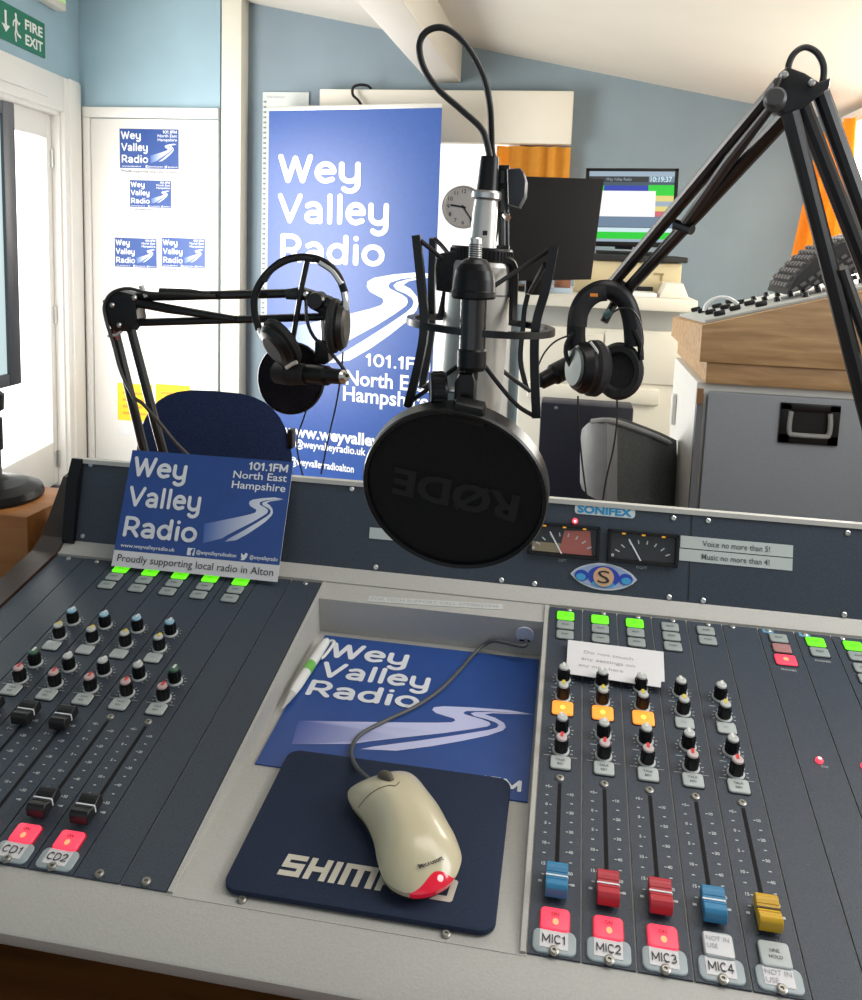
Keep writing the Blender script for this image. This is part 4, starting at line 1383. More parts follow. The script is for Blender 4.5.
# handwritten note over the keys
n4 = [on(*p, dw(0, 0, .0085), DN) for p in ((568, 640), (663.5, 652), (665, 689), (566, 673.5))]
NX = frame(n4[3], n4[2]-n4[3], n4[0]-n4[3])
q = [NX.inverted() @ p for p in n4]
mb = MB()
mb.prism([(q[3].x, q[3].y), (q[2].x-.004, q[2].y+.001), (q[2].x-.0035, q[2].y+.010), (q[2].x, q[2].y+.0105), (q[1].x, q[1].y), (q[0].x, q[0].y)], -.0003, .0003, PAPER, NX)
W0 = q[2].x-q[3].x; H0 = q[0].y-q[3].y
for k, t in enumerate(('Do not touch', 'any settings on', 'any mics here')):
    mb.text(t, W0*(.16-.02*k), H0*(.66-.20*k), H0*.085, GREYINK, NX, w=W0*(.52, .56, .46)[k], z=.0006)
tag(mb.build('handwritten_note', smooth=False), 'torn white paper note with handwriting lying over the grey keys', 'note')

# station card leaning on the bridge above the left panel
cb0, cb1 = on(111.5, 565.8, dw(0, 0, .007), DN), on(277.4, 582, dw(0, 0, .007), DN)
top = fpt(FHT)
ctop = dw(0, top[0]-.008, top[1]+.006)
TLc = on(132.7, 450, ctop, (D.to_3x3() @ V((0, 1, -.2))).normalized()); TRc = on(293, 462, ctop, (D.to_3x3() @ V((0, 1, -.2))).normalized())
CX = frame(cb0, cb1-cb0, TLc-cb0)
ww = (cb1-cb0).length; hh = (TLc-cb0).length
_q = CX.inverted() @ TLc; SKEW = _q.x/_q.y; KY = _q.y/hh
mb = MB()
sticker_art(mb, ww, hh, M.Identity(4), .0006, True)
mb.box((ww/2, hh/2, 0), (ww, hh, .0010), PAPER)
mb.v = [CX @ V((p.x+SKEW*p.y, p.y*KY, p.z)) for p in mb.v]
tag(mb.build('station_card', smooth=False), 'blue station car sticker propped against the console meter bridge', 'sticker')
# ------------------------------------------------------------------ shared builders
def pillow(mb, outline, th, m, X=None, back=0.0, rings=6, pw=2.4, m2=None):
    """soft slab: outline in xy, domed to +th in front and -back behind"""
    N = len(outline)
    cx = sum(p[0] for p in outline)/N; cy = sum(p[1] for p in outline)/N
    for sgn, t, mm in ((1, th, m), (-1, back, m2 or m)):
        vs, fs = [], []
        for r in range(rings+1):
            s = 1-(r/rings)**1.6
            z = sgn*t*(1-s**pw)
            for p in outline:
                vs.append((cx+(p[0]-cx)*s, cy+(p[1]-cy)*s, z))
        for r in range(rings):
            for k in range(N):
                a, b = r*N+k, r*N+(k+1) % N
                f = (a, b, b+N, a+N)
                fs.append(f if sgn > 0 else f[::-1])
        mb.add(vs, fs, mm, X)
def superell(a, b, e=2.8, n=40):
    out = []
    for k in range(n):
        q = 2*math.pi*k/n
        c, s = math.cos(q), math.sin(q)
        out.append((a*math.copysign(abs(c)**(2/e), c), b*math.copysign(abs(s)**(2/e), s)))
    return out
def pxl(Y, *pts):
    return [at(p[0], p[1], Y if len(p) < 3 else p[2]) for p in pts]
def boxY(mb, x0, y0, x1, y1, Y, depth, m, bev=.004, X=None):
    """upright box whose front face fills a pixel rectangle at distance Y"""
    a, b = at(x0, y0, Y), at(x1, y1, Y)
    a2, b2 = at(x0, y1, Y), at(x1, y0, Y)
    xa, xb = (a.x+a2.x)/2, (b.x+b2.x)/2
    za, zb = (a.z+b2.z)/2, (b.z+a2.z)/2
    mb.box(((xa+xb)/2, Y+depth/2, (za+zb)/2), (xb-xa, depth, za-zb), m, X, bev=bev)
    return xa, xb, zb, za

# ------------------------------------------------------------------ left-hand monitor on the riser
RZ = pl.z
fe = at(17, 240, 1.20); mx = fe.x
mz1, mz0 = at(17, 103, 1.20).z, at(14, 383, 1.20).z
bez = mat('monitor_grey_bezel', (.075, .085, .105), .4)
mon = thing('computer_monitor', 'slim grey-framed monitor seen edge-on at the left edge on the riser', 'monitor', (mx-.03, 0.99, RZ))
mb = MB()
mb.box((mx-.022, .99, (mz0+mz1)/2), (.034, .42, mz1-mz0), BLACK, bev=.006)
for y0, y1, z0, z1 in ((.78, .802, mz0, mz1), (1.172, 1.20, mz0, mz1), (.802, 1.172, mz0, mz0+.02), (.802, 1.172, mz1-.02, mz1)):
    mb.box((mx-.003, (y0+y1)/2, (z0+z1)/2), (.010, y1-y0, z1-z0), bez, bev=.002)
mb.build('bezel', mon)
mb = MB(); mb.box((mx-.0045, .99, (mz0+mz1)/2), (.003, .38, mz1-mz0-.036), mat('lit_pale_screen', (.05, .05, .05), .3, emit=(.62, .80, .82), es=.9)); mb.build('screen', mon)
bcx, bcy = at(-8, 492, 1.065).x, 1.065
br0 = (at(42, 492, 1.065).x-bcx)*.88
mb = MB()
mb.lathe([(br0*.97, 0), (br0, .005), (br0*.96, .014), (br0*.7, .022), (br0*.35, .027), (.014, .032)], BLACK, T(bcx, bcy, RZ), 40)
mb.lathe([(.014, .028), (.013, .08)], bez, T(bcx, bcy, RZ), 20)
mb.build('stand_base', mon)
mb = MB()
mb.lathe([(.0165, .07), (.0165, .115), (.012, .117), (.012, .124), (.019, .128), (.020, .15), (.014, .155)], BLACK, T(bcx, bcy, RZ), 24)
mb.box(((bcx+mx)/2-.01, 1.05, RZ+.145), (abs(bcx-mx)+.02, .03, .03), BLACK, bev=.006)
mb.build('neck', mon)

# ------------------------------------------------------------------ blue chair
def office_chair_base(root, x, y, seat_z, m, sw=.46, lr=.28):
    mb = MB(); mb.box((x, y-.02, seat_z), (sw, sw*.95, .07), m, bev=.03, seg=3); mb.build('seat', root)
    mb = MB(); mb.cyl((x, y, .09), (x, y, seat_z-.03), .025, BLACKM, n=16); mb.build('gas_column', root)
    for k in range(5):
        q = math.radians(72*k+18)
        mb = MB()
        mb.tube([(x, y, .10), (x+lr*math.cos(q), y+lr*math.sin(q), .075)], [.026, .017], BLACK, 8)
        mb.lathe([(.0, -.012), (.026, -.012), (.026, .012), (0, .012)], BLACK, T(x+lr*math.cos(q), y+lr*math.sin(q), .028) @ M.Rotation(math.pi/2, 4, 'X'), 16)
        mb.build('base_leg', root)
NAVY = mat('navy_chair_cloth', (.013, .030, .105), .9, noise=.35, scale=260, bump=.2)
c = at(212, 470, 2.02); tz = at(212, 392, 2.02).z
ch = thing('office_chair', 'navy cloth chair with rounded back behind the propped station card', 'chair', (c.x, 2.2, 0))
hw = (at(290, 450, 2.02).x-at(135, 450, 2.02).x)/2
X = M.Translation((c.x, 2.02, tz-.29)) @ M.Rotation(math.radians(90-4), 4, 'X')
mb = MB(); pillow(mb, superell(hw*1.03, .29, 3.2), .035, NAVY, X, back=.05); mb.build('backrest', ch)
mb = MB(); mb.box((c.x+hw-.006, 2.04, at(288, 440, 2.02).z), (.014, .03, .05), BLACK, bev=.003); mb.build('back_lever', ch)
mb = MB(); mb.tube(cr([(c.x, 2.06, tz-.36), (c.x, 2.12, tz-.52), (c.x, 2.10, .48), (c.x, 2.02, .44)], 5), .022, BLACK, 8, flat=1.8); mb.build('back_bracket', ch)
office_chair_base(ch, c.x, 2.0, .47, NAVY)

# ------------------------------------------------------------------ grey chair
GRYSH = mat('grey_chair_shell', (.18, .185, .185), .55, noise=.05, scale=40)
GRYCL = mat('dark_grey_chair_cloth', (.060, .066, .064), .9, noise=.3, scale=200, bump=.2)
gc = thing('office_chair', 'grey shell office chair turned sideways in front of the navy cabinet', 'chair', (at(620, 480, 2.0).x, 2.05, 0))
def chair_back(path, m, th):
    mb = MB()
    vs, fs = [], []
    n = len(path)
    pts = []
    for x, ytop, Y, ybot in path:
        a, b_ = at(x, ytop, Y), at(x, ybot, Y)
        pts.append((a, b_))
    for off in (0, th):
        for a, b_ in pts:
            for k in range(7):
                p = a.lerp(b_, k/6)
                bulge = .012*math.sin(math.pi*k/6)
                vs.append(p + V((off*.5, off, 0)) - V((0, bulge, 0)))
    for i in range(n-1):
        for k in range(6):
            q = i*7+k
            fs.append((q, q+1, q+8, q+7))
            r = n*7+q
            fs.append((r, r+7, r+8, r+1))
    for i in range(n-1):
        for k in (0, 6):
            q = i*7+k; r = n*7+q
            f = (q, q+7, r+7, r)
            fs.append(f if k == 0 else f[::-1])
    for k in range(6):
        for i in (0, n-1):
            q = i*7+k; r = n*7+q
            f = (q, r, r+1, q+1)
            fs.append(f if i == 0 else f[::-1])
    mb.add(vs, fs, m)
    return mb
chair_back([(580, 442, 1.99, 482), (582, 429, 1.97, 489), (588, 423, 1.95, 495), (597, 421, 1.93, 500), (607, 422, 1.92, 506)], GRYSH, .05).build('backrest_shell', gc, ang=60)
chair_back([(606, 421, 1.93, 494), (612, 422, 1.95, 494), (622, 425, 2.0, 520), (636, 430, 2.06, 530), (652, 436, 2.13, 530), (669, 444, 2.2, 530)], GRYCL, .05).build('backrest_cushion', gc, ang=60)
mb = MB()
rp = [at(x, y, Y)+V((0, -.004, .002)) for x, y, Y in ((592, 422, 1.95), (607, 421, 1.93), (622, 424.5, 2.0), (636, 429.5, 2.06), (652, 435.5, 2.13), (669, 443.5, 2.2))]
mb.tube(cr(rp, 4), .007, GRYSH, 8); mb.build('edge_piping', gc)
p = at(609, 492, 1.97)
mb = MB(); mb.tube(cr([p+V((0, .01, .03)), p+V((.005, .02, -.1)), (p.x, 2.08, .5), (p.x-.01, 2.14, .45)], 5), .02, GRYSH, 8); mb.build('back_bracket', gc)
office_chair_base(gc, p.x-.02, 2.24, .46, GRYCL, .36, .2)

# ------------------------------------------------------------------ far side: cream cabinet with printer, monitors
CABY = 3.15
CREAMC = mat('cream_laminate', (.66, .64, .56), .5)
cab = thing('storage_cabinet', 'tall cream cabinet with thick worktop carrying the printer and monitors', 'cabinet', (at(600, 400, CABY).x, CABY+.3, 0))
a0, b0 = at(520, 310, CABY), at(692, 310, CABY)
zt_ = (at(560, 296, CABY).z+at(680, 297, CABY).z)/2
zl_ = zt_-.045
mb = MB(); mb.box(((a0.x+b0.x)/2, CABY+.32, zl_/2-.04), (b0.x-a0.x-.01, .56, zl_-.08), CREAMC, bev=.004); mb.build('body', cab)
mb = MB(); mb.box(((a0.x+b0.x)/2, CABY+.30, zt_-.0225), (b0.x-a0.x+.03, .66, .045), CREAMC, bev=.006); mb.build('worktop', cab)
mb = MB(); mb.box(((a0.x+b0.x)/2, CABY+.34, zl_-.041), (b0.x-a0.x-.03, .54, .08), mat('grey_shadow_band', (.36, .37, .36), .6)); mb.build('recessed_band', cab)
mb = MB()
boxY(mb, 527, 386, 660, 402, CABY+.02, .03, CREAMC, bev=.008)
mb.build('drawer_front', cab)
mb = MB(); boxY(mb, 531, 333, 602, 384, CABY+.03, .02, CREAMC, bev=.004); mb.build('door_panel', cab)
mb = MB(); boxY(mb, 604, 333, 686, 384, CABY+.03, .02, CREAMC, bev=.004); mb.build('door_panel', cab)
# printer
PY = 3.32
BEIGEP = mat('printer_beige', (.62, .53, .33), .5)
pr = thing('printer', 'beige boxy printer with dark lid on the cream cabinet under the lit screen', 'printer', (at(635, 290, PY).x, PY+.15, zt_))
mb = MB()
a1, b1 = at(574, 280, PY), at(681, 280, PY)
zp = at(640, 262, PY).z
mb.box(((a1.x+b1.x)/2, PY+.17, (zt_+zp)/2), (b1.x-a1.x, .34, zp-zt_), BEIGEP, bev=.008)
mb.build('body', pr)
mb = MB(); a2, b2 = at(592, 260, PY-.02), at(688, 260, PY-.02)
mb.box(((a2.x+b2.x)/2, PY+.16, zp+.013), (b2.x-a2.x, .38, .022), SEAM, bev=.006); mb.build('lid', pr)
mb = MB(); boxY(mb, 630, 286.5, 653, 291.5, PY-.006, .01, SEAM, bev=.001); mb.build('paper_slot', pr)
mb = MB(); boxY(mb, 654, 273, 664, 275, PY-.004, .006, mat('printer_mark', (.35, .28, .15), .6), bev=.0005); boxY(mb, 661, 274, 663, 281, PY-.004, .006, MATS['printer_mark'], bev=.0005); mb.build('door_latch', pr)
# lit monitor
MY = 3.46
gm = thing('computer_monitor', 'lit monitor with white and green playout screen on the beige printer', 'monitor', (at(632, 250, MY).x, MY+.06, zp+.024))
tl, tr, bl_, br_ = at(583, 168, MY), at(677, 166.5, MY), at(583, 246, MY), at(674, 244, MY)
ux = (tr-tl); ux.y = 0
X = frame(bl_, V((1, 0, .0)), V((0, 0, 1)))
w = tr.x-tl.x-.004; h = tl.z-bl_.z
X = M.Translation((bl_.x, MY, bl_.z)) @ M.Rotation(math.radians(90), 4, 'X') @ M.Rotation(math.radians(1.0), 4, 'Z')
mb = MB()
mb.box((w/2, h/2, -.02), (w, h, .036), BLACK, X, bev=.004)
for q in ((w/2, .010, w, .020), (w/2, h-.006, w, .012), (.007, h/2, .014, h), (w-.007, h/2, .014, h)):
    mb.box((q[0], q[1], .001), (q[2], q[3], .008), BLACK, X, bev=.002)
mb.build('bezel', gm)
def scr(n, c, e=1.0):
    return mat('screen_'+n, (.02, .02, .02), .3, emit=c, es=e)
mb = MB()
sx0, sx1, sy0, sy1 = .014, w-.014, .020, h-.012
def sr(x0, y0, x1, y1, m, z=.0):
    """rectangle in fractions of the screen, y from the top"""
    A = (sx0+(sx1-sx0)*x0, sy1-(sy1-sy0)*y1); B = (sx0+(sx1-sx0)*x1, sy1-(sy1-sy0)*y0)
    mb.flat([(A[0], A[1]), (B[0], A[1]), (B[0], B[1]), (A[0], B[1])], m, X, -.0015+z)
S0 = scr('slate', (.035, .075, .11)); SG_ = scr('green', (.0, .62, .02)); SWH = scr('white', (.95, .95, .95)); SB = scr('blue', (.008, .035, .42))
SP = scr('paleblue', (.32, .42, .52)); SY = scr('yellow', (.75, .65, .20)); SPK = scr('pink', (.62, .12, .16)); SK = scr('black', (.01, .012, .014)); SS = scr('steel', (.14, .22, .32)); SLB = scr('ice', (.62, .80, .84))
sr(0, 0, 1, 1, S0)
sr(0, .0, 1, .07, SP, .0006)
sr(0, .07, .70, .15, SK, .0006); sr(.70, .07, 1, .15, SS, .0006)
sr(.0, .20, .72, .275, SB, .0006); sr(.10, .20, .18, .275, SG_, .0009)
sr(.70, .19, 1, .34, SG_, .0009)
sr(.0, .275, .79, .64, SWH, .0012)
sr(.79, .34, 1, .42, SY, .0012); sr(.79, .42, 1, .49, SP, .0012); sr(.79, .49, 1, .56, SY, .0012); sr(.79, .56, 1, .635, SPK, .0012)
sr(0, .64, 1, .79, SS, .0009)
sr(0, .80, 1, .86, SLB, .0009); sr(0, .86, 1, .96, SG_, .0012); sr(0, .96, 1, 1, SP, .0009)
A = (sx0+(sx1-sx0)*.72, sy1-(sy1-sy0)*.145)
mb.text('10:19:37', A[0], A[1], (sy1-sy0)*.07, SLB, X, z=.0004, bold=.02, w=(sx1-sx0)*.25)
mb.text('Wey Valley Radio', sx0+(sx1-sx0)*.2, sy1-(sy1-sy0)*.13, (sy1-sy0)*.04, SP, X, z=.0004, w=(sx1-sx0)*.3)
mb.build('screen', gm, smooth=False)
mb = MB()
cxm = (tl.x+tr.x)/2
mb.box((cxm, MY+.05, (bl_.z+zp)/2+.04), (.07, .03, bl_.z-zp-.01), SEAM, bev=.004)
mb.box((cxm, MY+.04, zp+.032), (.22, .13, .012), SEAM, bev=.004)
mb.build('stand', gm)
# dark monitor seen from behind
DY = 2.95
dm = thing('computer_monitor', 'dark monitor seen from behind in front of the orange curtain', 'monitor', (at(552, 290, DY).x, DY+.1, zt_))
mb = MB()
tl, tr, br_, bl_ = at(505, 178, DY-.03), at(598, 177, DY+.02), at(592, 278, DY), at(505, 283, DY-.04)
CH = mat('charcoal_back_shell', (.014, .014, .015), .75, spec=.15, noise=.25, scale=300, bump=.15)
dirv = V((tr.x-tl.x, tr.y-tl.y, 0)); X = frame((bl_.x, bl_.y, bl_.z+.01), dirv, (0, -.06, 1))
w, h = dirv.length, tl.z-bl_.z-.004
mb.prism([(0, -.004), (w-.02, .012), (w, h), (0, h)], 0, .03, CH, X @ T(0, 0, -.03), bev=.004)
mb.build('back_shell', dm)
mb = MB(); mb.box((w*.35, h*.3, -.05), (.07, h*.9, .03), BLACK, X, bev=.004)
mb.box((at(528, 290, DY).x, DY+.30, zt_+.012), (.12, .16, .02), BLACK, bev=.005)
q = X @ V((w*.35, -h*.1, -.05))
mb.tube([q, (at(528, 290, DY).x, CABY+.08, zt_+.02)], .015, BLACK, 8)
mb.build('stand', dm)
# things lying on the worktop
x0, x1 = at(599, 300, CABY).x, at(657, 300, CABY).x
mb = MB(); mb.box(((x0+x1)/2, CABY+.085, zt_+.008), (x1-x0, .14, .016), PAPER, bev=.002); tag(mb.build('paper_stack', base=True), 'flat stack of white paper on the cream cabinet below the printer slot', 'paper')
x0, x1 = at(659, 300, CABY).x, at(690, 300, CABY).x
mb = MB(); mb.prism([(x0, zt_), (x1, zt_), (x1-.025, zt_+.055), (x0+.025, zt_+.055)], -.15, -.02, mat('white_card_box', (.75, .72, .64), .6), T(0, CABY, 0) @ M(((1, 0, 0, 0), (0, 0, -1, 0), (0, 1, 0, 0), (0, 0, 0, 1))), bev=.004); tag(mb.build('white_box', base=True), 'small white sloping box at the right end of the cream cabinet', 'box')
x0, x1 = at(549, 300, CABY).x, at(571, 300, CABY).x
mb = MB(); mb.box(((x0+x1)/2, CABY+.10, zt_+.010), (x1-x0, .16, .020), mat('book_white_blue', (.45, .55, .68), .6), bev=.002); tag(mb.build('book', base=True), 'thin pale blue book lying on the cream cabinet under the brown box', 'book')
mb = MB(); mb.box(((x0+x1)/2+.005, CABY+.10, zt_+.041), (x1-x0-.02, .12, .042), mat('brown_tin', (.22, .09, .05), .5, noise=.4, scale=40), bev=.004); tag(mb.build('brown_box', base=True), 'small brown box on the pale blue book below the dark monitor', 'box')

# navy equipment cabinet in front
NY = 2.55
mb = MB()
a, b = at(541, 402, NY), at(634, 405, NY)
nc = thing('equipment_cabinet', 'dark navy equipment cabinet behind the grey chair', 'cabinet', ((a.x+b.x)/2, NY+.2, 0))
mb.box(((a.x+b.x)/2, NY+.05, a.z/2), (b.x-a.x, .1, a.z), mat('navy_black_panel', (.012, .014, .028), .45, noise=.2, scale=200), bev=.006); mb.build('body', nc)
mb = MB(); p = at(556, 408, NY); mb.lathe([(.006, 0), (.005, .003), (0, .004)], STEEL, M.Translation(p) @ M.Rotation(math.pi/2, 4, 'X'), 12); mb.build('screw', nc)

# ------------------------------------------------------------------ grey-fronted cabinet with the wooden mixer on top, right
GY = 2.0
gl = at(697, 384, GY); zc_ = (at(697, 384, GY).z+at(862, 390, GY).z)/2
rx = 1.10
gcab = thing('storage_cabinet', 'grey-fronted storage cabinet with sunk black handle under the wooden mixer', 'cabinet', ((gl.x+rx)/2, 2.22, 0))
GREYF = mat('grey_steel_front', (.27, .295, .33), .5, noise=.05, scale=200)
WHC = mat('white_cabinet_side', (.70, .69, .65), .5)
mb = MB(); mb.box(((gl.x+rx)/2, 2.225, zc_/2), (rx-gl.x, .43, zc_), WHC, bev=.006); mb.build('body', gcab)
mb = MB()
mb.box(((gl.x+.02+rx)/2, GY-.004, zc_/2-.008), (rx-gl.x-.028, .02, zc_-.02), GREYF, bev=.004)
mb.box((gl.x+.009, GY-.002, zc_/2-.01), (.014, .016, zc_-.03), mat('grey_edge_strip', (.16, .17, .19), .5))
mb.build('front_panel', gcab)
mb = MB(); p = at(700, 396, GY-.012); mb.box((p.x, GY-.012, p.z), (.014, .006, .035), mat('brown_tape', (.25, .13, .06), .6)); mb.build('tape_tab', gcab)
hx0, hx1, hz0, hz1 = boxY(MB(), 779, 404, 839, 444, GY-.016, .01, BLACK)
hn = MB()
w, h = hx1-hx0, hz1-hz0
X = M.Translation((hx0, GY-.014, hz0)) @ M.Rotation(math.pi/2, 4, 'X')
for q in ((w/2, .011, w, .022), (w/2, h-.008, w, .016), (.012, h/2, .024, h), (w-.012, h/2, .024, h)):
    hn.box((q[0], q[1], .003), (q[2], q[3], .010), BLACK, X, bev=.002)
hn.box((w/2, h/2, -.001), (w-.01, h-.01, .004), mat('deep_black_dish', (.003, .003, .003), .7), X)
dish = hn.build('handle_dish', gcab)
mb = MB(); mb.tube(cr([X @ V(q) for q in ((.022, h*.80, .008), (.020, h*.5, .010), (.022, h*.27, .010), (w*.25, h*.23, .011), (w*.75, h*.23, .011), (w-.022, h*.27, .010), (w-.020, h*.5, .010), (w-.022, h*.80, .008))], 4), .0055, mat('grey_grip', (.30, .31, .31), .4), 8)
mb.build('bail_handle', dish)
mb = MB()
p = at(672, 409, 2.3)
mb.box((gl.x-.006, 2.34, at(673, 409, 2.34).z), (.014, .03, .085), WHC, bev=.006); mb.build('side_pull', gcab)
# wooden mixer
OAK = wood('oak_block', (.34, .20, .09), (.52, .34, .17), (2.5, 20, 20), .5)
OAKL = OAK
wm = thing('wooden_mixer', 'oak-cased sloping mixer with grey control panel on the grey cabinet', 'mixer', ((gl.x+rx)/2, 2.25, zc_))
XZ = M(((1, 0, 0, 0), (0, 0, -1, 0), (0, 1, 0, 0), (0, 0, 0, 1)))
zA = at(704, 361.5, GY-.01).z
mb = MB(); mb.box(((gl.x+.012+rx)/2, 2.26, (zc_+zA)/2), (rx-gl.x-.02, .54, zA-zc_), OAK, bev=.003); mb.build('plinth', wm)
xL = at(701, 340, GY-.02).x; z1_ = at(701, 325, GY-.02).z
p2 = at(837, 296, GY-.02)
sl = (p2.z-z1_)/(p2.x-xL)
xe = .78
mb = MB(); mb.prism([(xL, zA), (rx, zA), (rx, z1_+sl*(xe-xL)), (xe, z1_+sl*(xe-xL)), (xL, z1_)], -2.55, -(GY-.02), OAK, XZ, bev=.002)
for p in mb.v:
    if p.z > zA+.02:
        p.z -= (p.y-(GY-.02))*.055
mb.build('oak_case', wm)
th = math.atan(sl)
SX = M.Translation((xL, GY-.02, z1_)) @ M.Rotation(-th, 4, 'Y')
LL = (xe-xL)/math.cos(th)
SX = SX @ M.Rotation(-.055, 4, 'X')
mb = MB(); mb.box((LL/2, .285, .004), (LL-.02, .53, .008), mat('pale_grey_panel', (.40, .42, .41), .45), SX, bev=.002); panel = mb.build('control_panel', wm)
mk = MB().lathe([(.008, 0), (.007, .010), (.006, .011), (0, .011)], BLACK, n=14).mesh('control_knob')
mf = MB().box((0, 0, .006), (.026, .014, .012), BLACK, bev=.003).mesh('slider_knob')
for i in range(9):
    for j in range(7):
        if (i+j) % 2:
            continue
        inst(mk if i > 2 else mf, 'control_knob' if i > 2 else 'slider_knob', panel, SX @ T(.05+i*.048, .06+j*.07+(i % 3)*.006, .0088))
# black keypad unit on the mixer's upper end
kp = thing('control_unit', 'black keypad control unit on the wooden mixer beside the orange curtain', 'control unit', (at(830, 290, 2.1).x, 2.2, p2.z))
P = [at(x, y, 2.1) for x, y in ((786, 297), (788, 290), (797, 276), (818, 256), (842, 242), (868, 236), (890, 236))]
xq = P[-1].x
P = [V((P[0].x, 0, z1_+sl*(P[0].x-xL)+.014))] + P[1:] + [V((xq, 0, z1_+sl*(xe-xL)+.014))]
mb = MB()
mb.prism([(p.x, p.z) for p in reversed(P)], -2.30, -2.1, mat('black_unit_shell', (.014, .014, .016), .5), XZ, bev=.004)
body = mb.build('shell', kp, smooth=False)
P0, P1 = V((P[1].x, 0, P[1].z)), V((P[5].x, 0, P[5].z))
kd = (P1-P0).normalized()
GK = mat('grey_keys', (.13, .125, .125), .5)
mb = MB()
kn = V((-kd.z, 0, kd.x))
top_ = [V((p.x, 0, p.z)) for p in P[1:6]]
for i in range(len(top_)-1):
    seg = top_[i+1]-top_[i]
    sd_ = seg.normalized(); n_ = V((-sd_.z, 0, sd_.x))
    cnt_ = max(1, int(seg.length/.017))
    for k in range(cnt_):
        for j in range(6):
            c = top_[i]+seg*((k+.5)/cnt_)+n_*.003
            mb.box((0, 0, 0), (.0115, .018, .010), GK, M.Translation((c.x, 2.125+j*.030+.008*(k % 2), c.z)) @ M.Rotation(-math.atan2(sd_.z, sd_.x), 4, 'Y'), bev=.002)
for r in range(4):
    for k in range(9):
        q = P0.lerp(P1, (k+.6)/9.8)
        c = q + V((kd.z, 0, -kd.x))*(.008+.014*r) + kd*(.004*(r % 2))
        if c.z < z1_+sl*(c.x-xL)+.016:
            continue
        mb.box((0, 0, 0), (.0135, .006, .0075), GK, M.Translation((c.x, 2.098, c.z)) @ M.Rotation(-math.atan2(kd.z, kd.x), 4, 'Y'), bev=.001)
mb.build('key_rows', kp)
# white loop of cable on the panel
lp = [at(x, y, 2.25) for x, y in ((704, 311), (706, 305), (712, 300), (720, 297.5), (728, 298), (734, 301), (738, 304))]
mb = MB(); mb.tube(cr(lp, 6), .005, mat('white_cable', (.72, .74, .76), .4), 8)
tag(mb.build('white_cable'), 'short white cable arching over the wooden mixer panel', 'cable')

# ------------------------------------------------------------------ guest microphone arms
def boom_bolt(mb, p, d, r=.006):
    mb.lathe([(r, 0), (r, .004), (r*.6, .006), (0, .006)], STEEL, axis(p, d), 10)
Y1 = 1.5
lb = thing('microphone_boom', 'black scissor microphone arm reaching right from beside the white door', 'microphone arm', (at(188, 560, Y1).x, Y1, DZ))
hexp = [(107, 300), (121, 290), (138, 294), (142, 318), (133, 331), (117, 330), (108, 316)]
mb = MB()
def plate_px(mb, pts, Y, th, m, bev=.002):
    P = [at(x, y, Y) for x, y in pts]
    ar = sum(P[i].x*P[(i+1) % len(P)].z-P[(i+1) % len(P)].x*P[i].z for i in range(len(P)))
    if ar < 0:
        P.reverse()
    mb.prism([(p.x, p.z) for p in P], -Y-th/2, -Y+th/2, m, XZ, bev=bev)
plate_px(mb, hexp, Y1, .034, BLACKM)
for x, y in ((113, 305), (135, 298), (120, 325)):
    boom_bolt(mb, at(x, y, Y1-.018), (0, -1, 0), .005)
mb.build('elbow_joint', lb)
def arm(root, name, pts, r, m=BLACKM, n=10):
    mb = MB(); mb.tube(pts, r, m, n); return mb.build(name, root)
arm(lb, 'upper_tube', pxl(Y1, (136, 297), (302, 293)), .0085)
arm(lb, 'upper_tube', pxl(Y1, (140, 322.5), (240, 319.5), (330, 316.5)), .0075)
arm(lb, 'spring', pxl(Y1-.006, (138, 303), (170, 309), (236, 319)), [.009, .009, .006])
mb = MB(); mb.tube(pxl(Y1-.01, (160, 291), (190, 292), (210, 295)), [.006, .006, .005], RUBBER, 8); mb.build('cable_run', lb)
b1, b2 = at(178, 560, Y1), at(196, 560, Y1)
def extend(p, q, z):
    t = (z-p.z)/(q.z-p.z)
    return p+(q-p)*t
pa1, pa2 = at(114, 328, Y1), at(139, 430, Y1)
pb1, pb2 = at(131, 330, Y1), at(153, 414, Y1)
ea, eb = extend(pa1, pa2, DZ+.10), extend(pb1, pb2, DZ+.10)
arm(lb, 'lower_tube', [pa1, ea], .009)
arm(lb, 'lower_tube', [pb1, eb], .009)
mb = MB(); cxb = (ea.x+eb.x)/2
mb.box((cxb, Y1, DZ+.085), (.075, .036, .07), BLACKM, bev=.004)
mb.lathe([(.045, 0), (.045, .012), (.018, .020), (.014, .06)], BLACKM, T(cxb, Y1, DZ), 24)
mb.build('desk_mount', lb)
# red sleeve, cable ties and the arm's own cable
mb = MB(); mb.tube(pxl(Y1-.012, (112, 318), (117, 340)), .003, mat('red_sleeve', (.30, .02, .02), .5), 8); mb.build('red_wire', lb)
TIE = mat('white_cable_tie', (.55, .56, .56), .4)
mb = MB(); mb.tube(pxl(Y1-.014, (108, 336), (116, 335), (122, 331)), .003, TIE, 6); mb.build('cable_tie', lb)
mb = MB(); mb.tube(pxl(Y1-.016, (141, 286), (144, 292), (146, 297)), [.006, .004, .004], TIE, 6); mb.build('cable_tie', lb)
cb = pxl(Y1-.018, (215, 296), (175, 294), (148, 293), (128, 288.5), (112, 293), (104.5, 305), (106, 320), (113, 343), (121, 372), (133, 396), (143, 404), (158, 421), (176, 443), (195, 463), (210, 490))
mb = MB(); mb.tube(cr(cb, 5), .0034, mat('dark_grey_cable', (.035, .035, .035), .45), 8); mb.build('arm_cable', lb)
